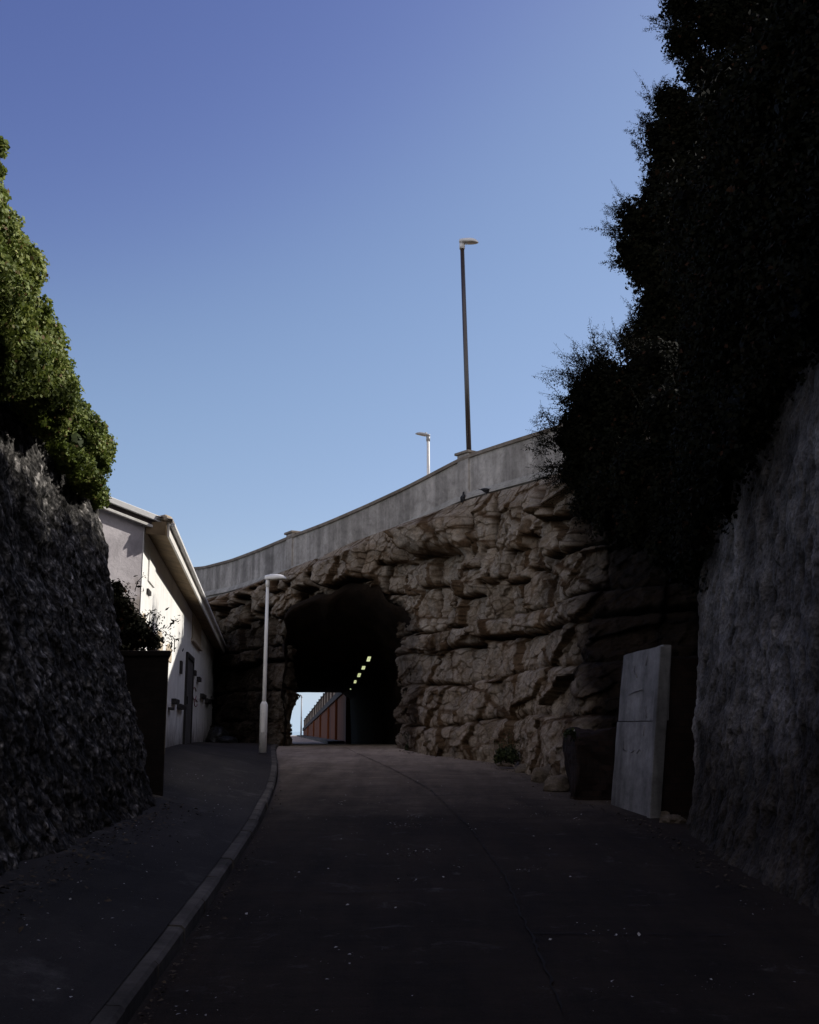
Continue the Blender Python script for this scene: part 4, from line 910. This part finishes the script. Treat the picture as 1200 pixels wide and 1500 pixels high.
# ------------------------------------------------------------------ street lamps
def lamp(name_label, base, H, r0, r1, head_L, head_dir, polemat, headmat, sleeve=None, lean=(0, 0), tilt=0., group=None, photocell=True, thick=.36):
    o = thing('street_lamp', name_label, 'street lamp', tuple(base), group)
    top = Vector((lean[0], lean[1], H))
    if sleeve:
        MB().tube([(0, 0, -.1), (lean[0]*sleeve[0]/H, 0, sleeve[0]-.06), (lean[0]*sleeve[0]/H, 0, sleeve[0])], [sleeve[1], sleeve[1], r0*1.05], 16).build('base_sleeve', polemat, o)
        MB().box((0, -sleeve[1]*.93, sleeve[0]*.55), sleeve[1]*.95, sleeve[1]*.3, sleeve[0]*.45, None, .006).build('access_door', polemat, o)
    MB().tube([(0, 0, 0), top*.5, top*.999], [r0, (r0+r1)/2, r1], 14).build('pole', polemat, o)
    hd = Vector((head_dir[0], head_dir[1], 0)).normalized(); L = head_L
    MB().tube([top+Vector((0, 0, -.10*L/.3)), top+Vector((0, 0, .02))], [r1*1.35, r1*1.35], 12).build('collar', headmat, o)
    ax_ = (hd+Vector((0, 0, tilt))).normalized()
    pts, rad = [], []
    for t, k in ((-.14, .5), (-.12, .78), (0, .9), (.2, 1.0), (.45, 1.02), (.65, .95), (.82, .72), (.93, .42), (.985, .12)):
        pts.append(top+ax_*(t*L)+Vector((0, 0, .035*L/.3-(max(0, t-.45)**2)*.30*L))); rad.append(L*thick*.5*k)
    h = MB(); h.tube(pts, rad, 16, True, [.74]*len(pts))
    pl_ = top+Vector((0, 0, .012*L/.3))
    g = h.bm.verts[:]+h.bm.edges[:]+h.bm.faces[:]
    nrm = Vector((0, 0, 1))-hd*tilt
    bmesh.ops.bisect_plane(h.bm, geom=g, plane_co=pl_, plane_no=nrm, clear_inner=True)
    bmesh.ops.contextual_create(h.bm, geom=[e for e in h.bm.edges if e.is_boundary])
    hd_o = h.build('lantern', headmat, o)
    ln_ = MB(); pts2 = [p-Vector((0, 0, .024*L/.3))*1.0 for p in pts[3:8]]
    ln_.tube([Vector((p.x, p.y, (pl_+ax_*((p-top).dot(hd))).z-.004)) for p in pts2], [q*.8 for q in rad[3:8]], 14, True, [.25]*5); ln_.build('lens', M['lens'], hd_o)
    if photocell:
        p = top+ax_*(.16*L)+Vector((0, 0, .16*L)); MB().tube([p, p+Vector((0, 0, .13*L)), p+Vector((0, 0, .15*L))], [.075*L, .075*L, .04*L], 10).build('photocell', headmat, hd_o)
    return o
b0 = at(385, 1095, 22.3); H0 = at(390, 850, 22.3).z-b0.z
lamp('white lower street lamp standing on the pavement left of the tunnel mouth', b0, H0, .046, .031, .40, (1, -.15), M['lampwhite'], M['lampwhite'], (.9, .078), (.015, 0), .02, thick=.5)
i = br_at(688); pb = Vector(BRq[i])-Vector(BRn[i])*.42; d1_ = pb.y; t1 = at(677, 357, d1_); b1 = at(688.5, 680, d1_)
lamp('tall dark street lamp rising behind the parapet pier', (b1.x, d1_, b1.z-.6), t1.z-b1.z+.6, .062, .05, .42, (1, -.35), M['lampdark'], M['lampwhite'], None, (t1.x-b1.x, 0), -.12, thick=.56)
t2 = at(627.3, 640, 33); b2 = at(627.8, 705, 33)
lamp('short pale street lamp behind the bridge parapet with its head pointing left', (b2.x, 33, b2.z-1), t2.z-b2.z+1, .055, .045, .42, (-1, -.1), M['lampwhite'], M['lampgrey'], None, (t2.x-b2.x, 0), .18, thick=.36)
t3 = at(441, 1020, 115); b3 = at(441, 1078, 115)
lamp('far slim street lamp seen through the tunnel exit', (b3.x, 115, b3.z-.2), t3.z-b3.z+.2, .085, .06, .42, (-1, -.2), M['lampgrey'], M['lampgrey'], None, (0, 0), .2)

# ------------------------------------------------------------------ birds
def bird(label, p, heading, pitch, sc):
    """one continuous skin: bill, head, breast, body, wings folded, tail"""
    spine = [(.155, .062, .004, 1), (.135, .064, .010, 1), (.122, .068, .024, 1), (.10, .072, .030, 1), (.08, .062, .028, 1), (.06, .035, .040, 1), (.025, .012, .054, 1), (-.02, -.002, .056, .95), (-.065, -.012, .044, .85), (-.105, -.02, .028, .6), (-.15, -.028, .024, .32), (-.195, -.036, .026, .16)]
    cp, sp_ = math.cos(pitch), math.sin(pitch); mb = MB()
    pts = [Vector((x*cp-z*sp_, 0, x*sp_+z*cp))*sc for x, z, _, _ in spine]
    mb.tube(pts, [a[2]*sc for a in spine], 12, True, [a[3] for a in spine])
    for sgn in (-1, 1):
        w = [Vector((x*cp-z*sp_, y*sgn, x*sp_+z*cp))*sc for x, z, y in ((.05, .03, .040), (0, .02, .056), (-.06, .005, .05), (-.13, -.012, .024))]
        mb.tube(w, [.012*sc, .022*sc, .018*sc, .004*sc], 8, True, [1.5]*4)
        hip = Vector((-.01, .02*sgn, -.03))*sc; mb.tube([hip, hip+Vector((.004, 0, -.045))*sc, hip+Vector((.0, 0, -.085))*sc], [.012*sc, .006*sc, .004*sc], 6)
        f = hip+Vector((.0, 0, -.085))*sc
        for a in (-.5, 0, .5, math.pi): mb.tube([f, f+Vector((math.cos(a), math.sin(a), -.1))*.026*sc], [.004*sc, .002*sc], 5)
    o = mb.build('bird', M['bird']); o.location = p; o.rotation_euler = (0, 0, heading); return props(o, label, 'bird')
RP = Pcliff.reshape(-1, 3)[KEEPc.ravel()]; RX_, RY_ = proj(RP)
def perch(px_, py_):
    m = np.abs(RX_-px_) < 4; q = RP[m]; y_ = RY_[m]; m2 = np.abs(y_-py_) < 14
    if m2.sum() == 0: return at(px_, py_, 23)
    q = q[m2]; front = q[q[:, 1] < q[:, 1].min()+.7]; t = front[np.argmax(front[:, 2])]
    return Vector((t[0], t[1], t[2]+.075))
bird('dark bird sitting upright on the boulder below the parapet', perch(675.5, 738), R(-70), .95, .95)
bird('dark bird crouched tail-up on the rock right of the other bird', perch(717, 728), R(-8), -.42, 1.0)

# ------------------------------------------------------------------ beyond the tunnel
def wx(d): return -3.35-.119*(d-58)
rw = thing('retaining_wall', 'rusty red retaining wall beside the road beyond the tunnel', 'wall', (wx(58), 58, 1.0))
mb = MB(); mb.hull([Vector((wx(d)+o, d, z)) for d, zt_ in ((57.5, 3.72), (150, 1.72)) for o in (0, .5) for z in (.5, zt_)]); inv(mb.build('wall_face', M['redwall'], rw), rw)
mb = MB(); mb.hull([Vector((wx(d)+o, d, z)) for d, zt_ in ((57.5, 3.72), (150, 1.72)) for o in (-.12, .6) for z in (zt_+.003, zt_+.36)]); inv(mb.build('capping', M['beam'], rw), rw)
for d in (66, 76, 90, 106, 126):
    zt_ = 3.7-.02162*(d-57.5); mb = MB(); mb.box((wx(d)-.05, d, (zt_+.6)/2), .12, .5, zt_-.62, None, .01); inv(mb.build('buttress', M['redwall'], rw), rw)
rl = thing('railing', 'pale balustrade railing along the top of the red retaining wall', 'railing', (wx(58), 58, 4.1))
def zt_at(d): return 3.72-.02162*(d-57.5)+.366
mb = MB(); mb.hull([Vector((wx(d)+o, d, zt_at(d)+z)) for d in (57.5, 150) for o in (.0, .14) for z in (.93, 1.03)]); inv(mb.build('top_rail', M['beam'], rl), rl)
mb = MB(); mb.hull([Vector((wx(d)+o, d, zt_at(d)+z)) for d in (57.5, 150) for o in (.03, .11) for z in (.08, .16)]); inv(mb.build('bottom_rail', M['rail'], rl), rl)
d = 58.5; k = 0
while d < 150:
    if k % 4 == 0: mb = MB(); mb.box((wx(d)+.07, d, zt_at(d)+.56), .22, .3, 1.14, None, .015); inv(mb.build('post', M['beam'], rl), rl)
    else: mb = MB(); mb.box((wx(d)+.07, d, zt_at(d)+.53), .09, .34, .78, None, .01); inv(mb.build('baluster', M['rail'], rl), rl)
    d += 1.15*(1 if d < 100 else 1.6); k += 1
kb = MB(); pts = []; sd_ = []
for d in np.linspace(58, 150, 20): pts.append((wx(d)-.9, d, float(zr(d)))); sd_.append((-1, -.119, 0))
kb.sweep(pts, sd_, [(0, -.1), (0, .12), (-.86, .14), (-.86, -.1)]); props(kb.build('pavement', M['kerb']), kind='structure', label='narrow raised footway below the red wall beyond the tunnel')

# ------------------------------------------------------------------ light
SUN = Vector((1, .45, .75)).normalized()
sd = bpy.data.lights.new('sun', 'SUN'); so = bpy.data.objects.new('sun', sd); scene.collection.objects.link(so)
sd.energy = 5.0; sd.angle = R(.53); sd.color = (1, .955, .88); so.rotation_euler = SUN.to_track_quat('Z', 'Y').to_euler(); so.location = (20, 10, 20)
w = bpy.data.worlds.new('World'); scene.world = w; w.use_nodes = True; nt = w.node_tree; nt.nodes.clear()
out = nt.nodes.new('ShaderNodeOutputWorld'); bg = nt.nodes.new('ShaderNodeBackground'); sk = nt.nodes.new('ShaderNodeTexSky'); sk.sky_type = 'NISHITA'; sk.sun_disc = False
sk.sun_elevation = math.asin(SUN.z); sk.sun_rotation = math.atan2(SUN.x, SUN.y); sk.altitude = 0; sk.air_density = 1.0; sk.dust_density = .6; sk.ozone_density = 2.2
def vm(op, a_, b_):
    o = nt.nodes.new('ShaderNodeVectorMath'); o.operation = op; nt.links.new(a_, o.inputs[0]); o.inputs[1].default_value = b_; return o.outputs[0]
c_ = vm('MULTIPLY', sk.outputs[0], (.09*1.9, .09*1.72, .09*1.66)); c_ = vm('POWER', c_, (1.18, 1.16, 1.04))
cv_ = nt.nodes.new('ShaderNodeRGBCurve'); nt.links.new(c_, cv_.inputs['Color'])
for ch, pts in enumerate((((.0, .0), (.133, .112), (.227, .24), (.392, .36), (1, .86)), ((0, 0), (.223, .168), (.362, .36), (.571, .50), (1, .84)), ((0, 0), (.456, .41), (.645, .602), (.807, .715), (1, .87)))):
    cu = cv_.mapping.curves[ch]; cu.points[0].location = pts[0]; cu.points[1].location = pts[-1]
    for p_ in pts[1:-1]: cu.points.new(*p_)
cv_.mapping.extend = 'EXTRAPOLATED'; cv_.mapping.update(); c_ = cv_.outputs[0]
tc = nt.nodes.new('ShaderNodeTexCoord'); sx_ = nt.nodes.new('ShaderNodeSeparateXYZ'); nt.links.new(tc.outputs['Generated'], sx_.inputs[0])
mr_ = nt.nodes.new('ShaderNodeMapRange'); nt.links.new(sx_.outputs[2], mr_.inputs[0]); mr_.inputs[1].default_value = 0; mr_.inputs[2].default_value = .13; mr_.inputs[3].default_value = 1; mr_.inputs[4].default_value = 0; mr_.interpolation_type = 'SMOOTHSTEP'
mx_ = nt.nodes.new('ShaderNodeMix'); mx_.data_type = 'RGBA'; nt.links.new(mr_.outputs[0], mx_.inputs[0]); nt.links.new(c_, mx_.inputs[6]); mx_.inputs[7].default_value = (.52, .65, .80, 1)
# bright fill added to the unseen sky behind the viewer, lifting the shaded rock
fill_ = nt.nodes.new('ShaderNodeMapRange'); nt.links.new(sx_.outputs[1], fill_.inputs[0]); fill_.inputs[1].default_value = .1; fill_.inputs[2].default_value = -.6; fill_.inputs[3].default_value = 0; fill_.inputs[4].default_value = .6; fill_.interpolation_type = 'SMOOTHSTEP'
mfill_ = nt.nodes.new('ShaderNodeMix'); mfill_.data_type = 'RGBA'; nt.links.new(fill_.outputs[0], mfill_.inputs[0]); nt.links.new(mx_.outputs[2], mfill_.inputs[6]); mfill_.inputs[7].default_value = (1.05, .98, .93, 1)
sc_ = vm('MULTIPLY', mfill_.outputs[2], (10, 10, 10))
nt.links.new(sc_, bg.inputs[0]); bg.inputs[1].default_value = .1; nt.links.new(bg.outputs[0], out.inputs[0])
scene.view_settings.view_transform = 'Standard'; scene.view_settings.look = 'None'; scene.view_settings.exposure = 0; scene.view_settings.gamma = 1
scene.render.film_transparent = False
scene.cycles.max_bounces = 6; scene.cycles.use_denoising = True
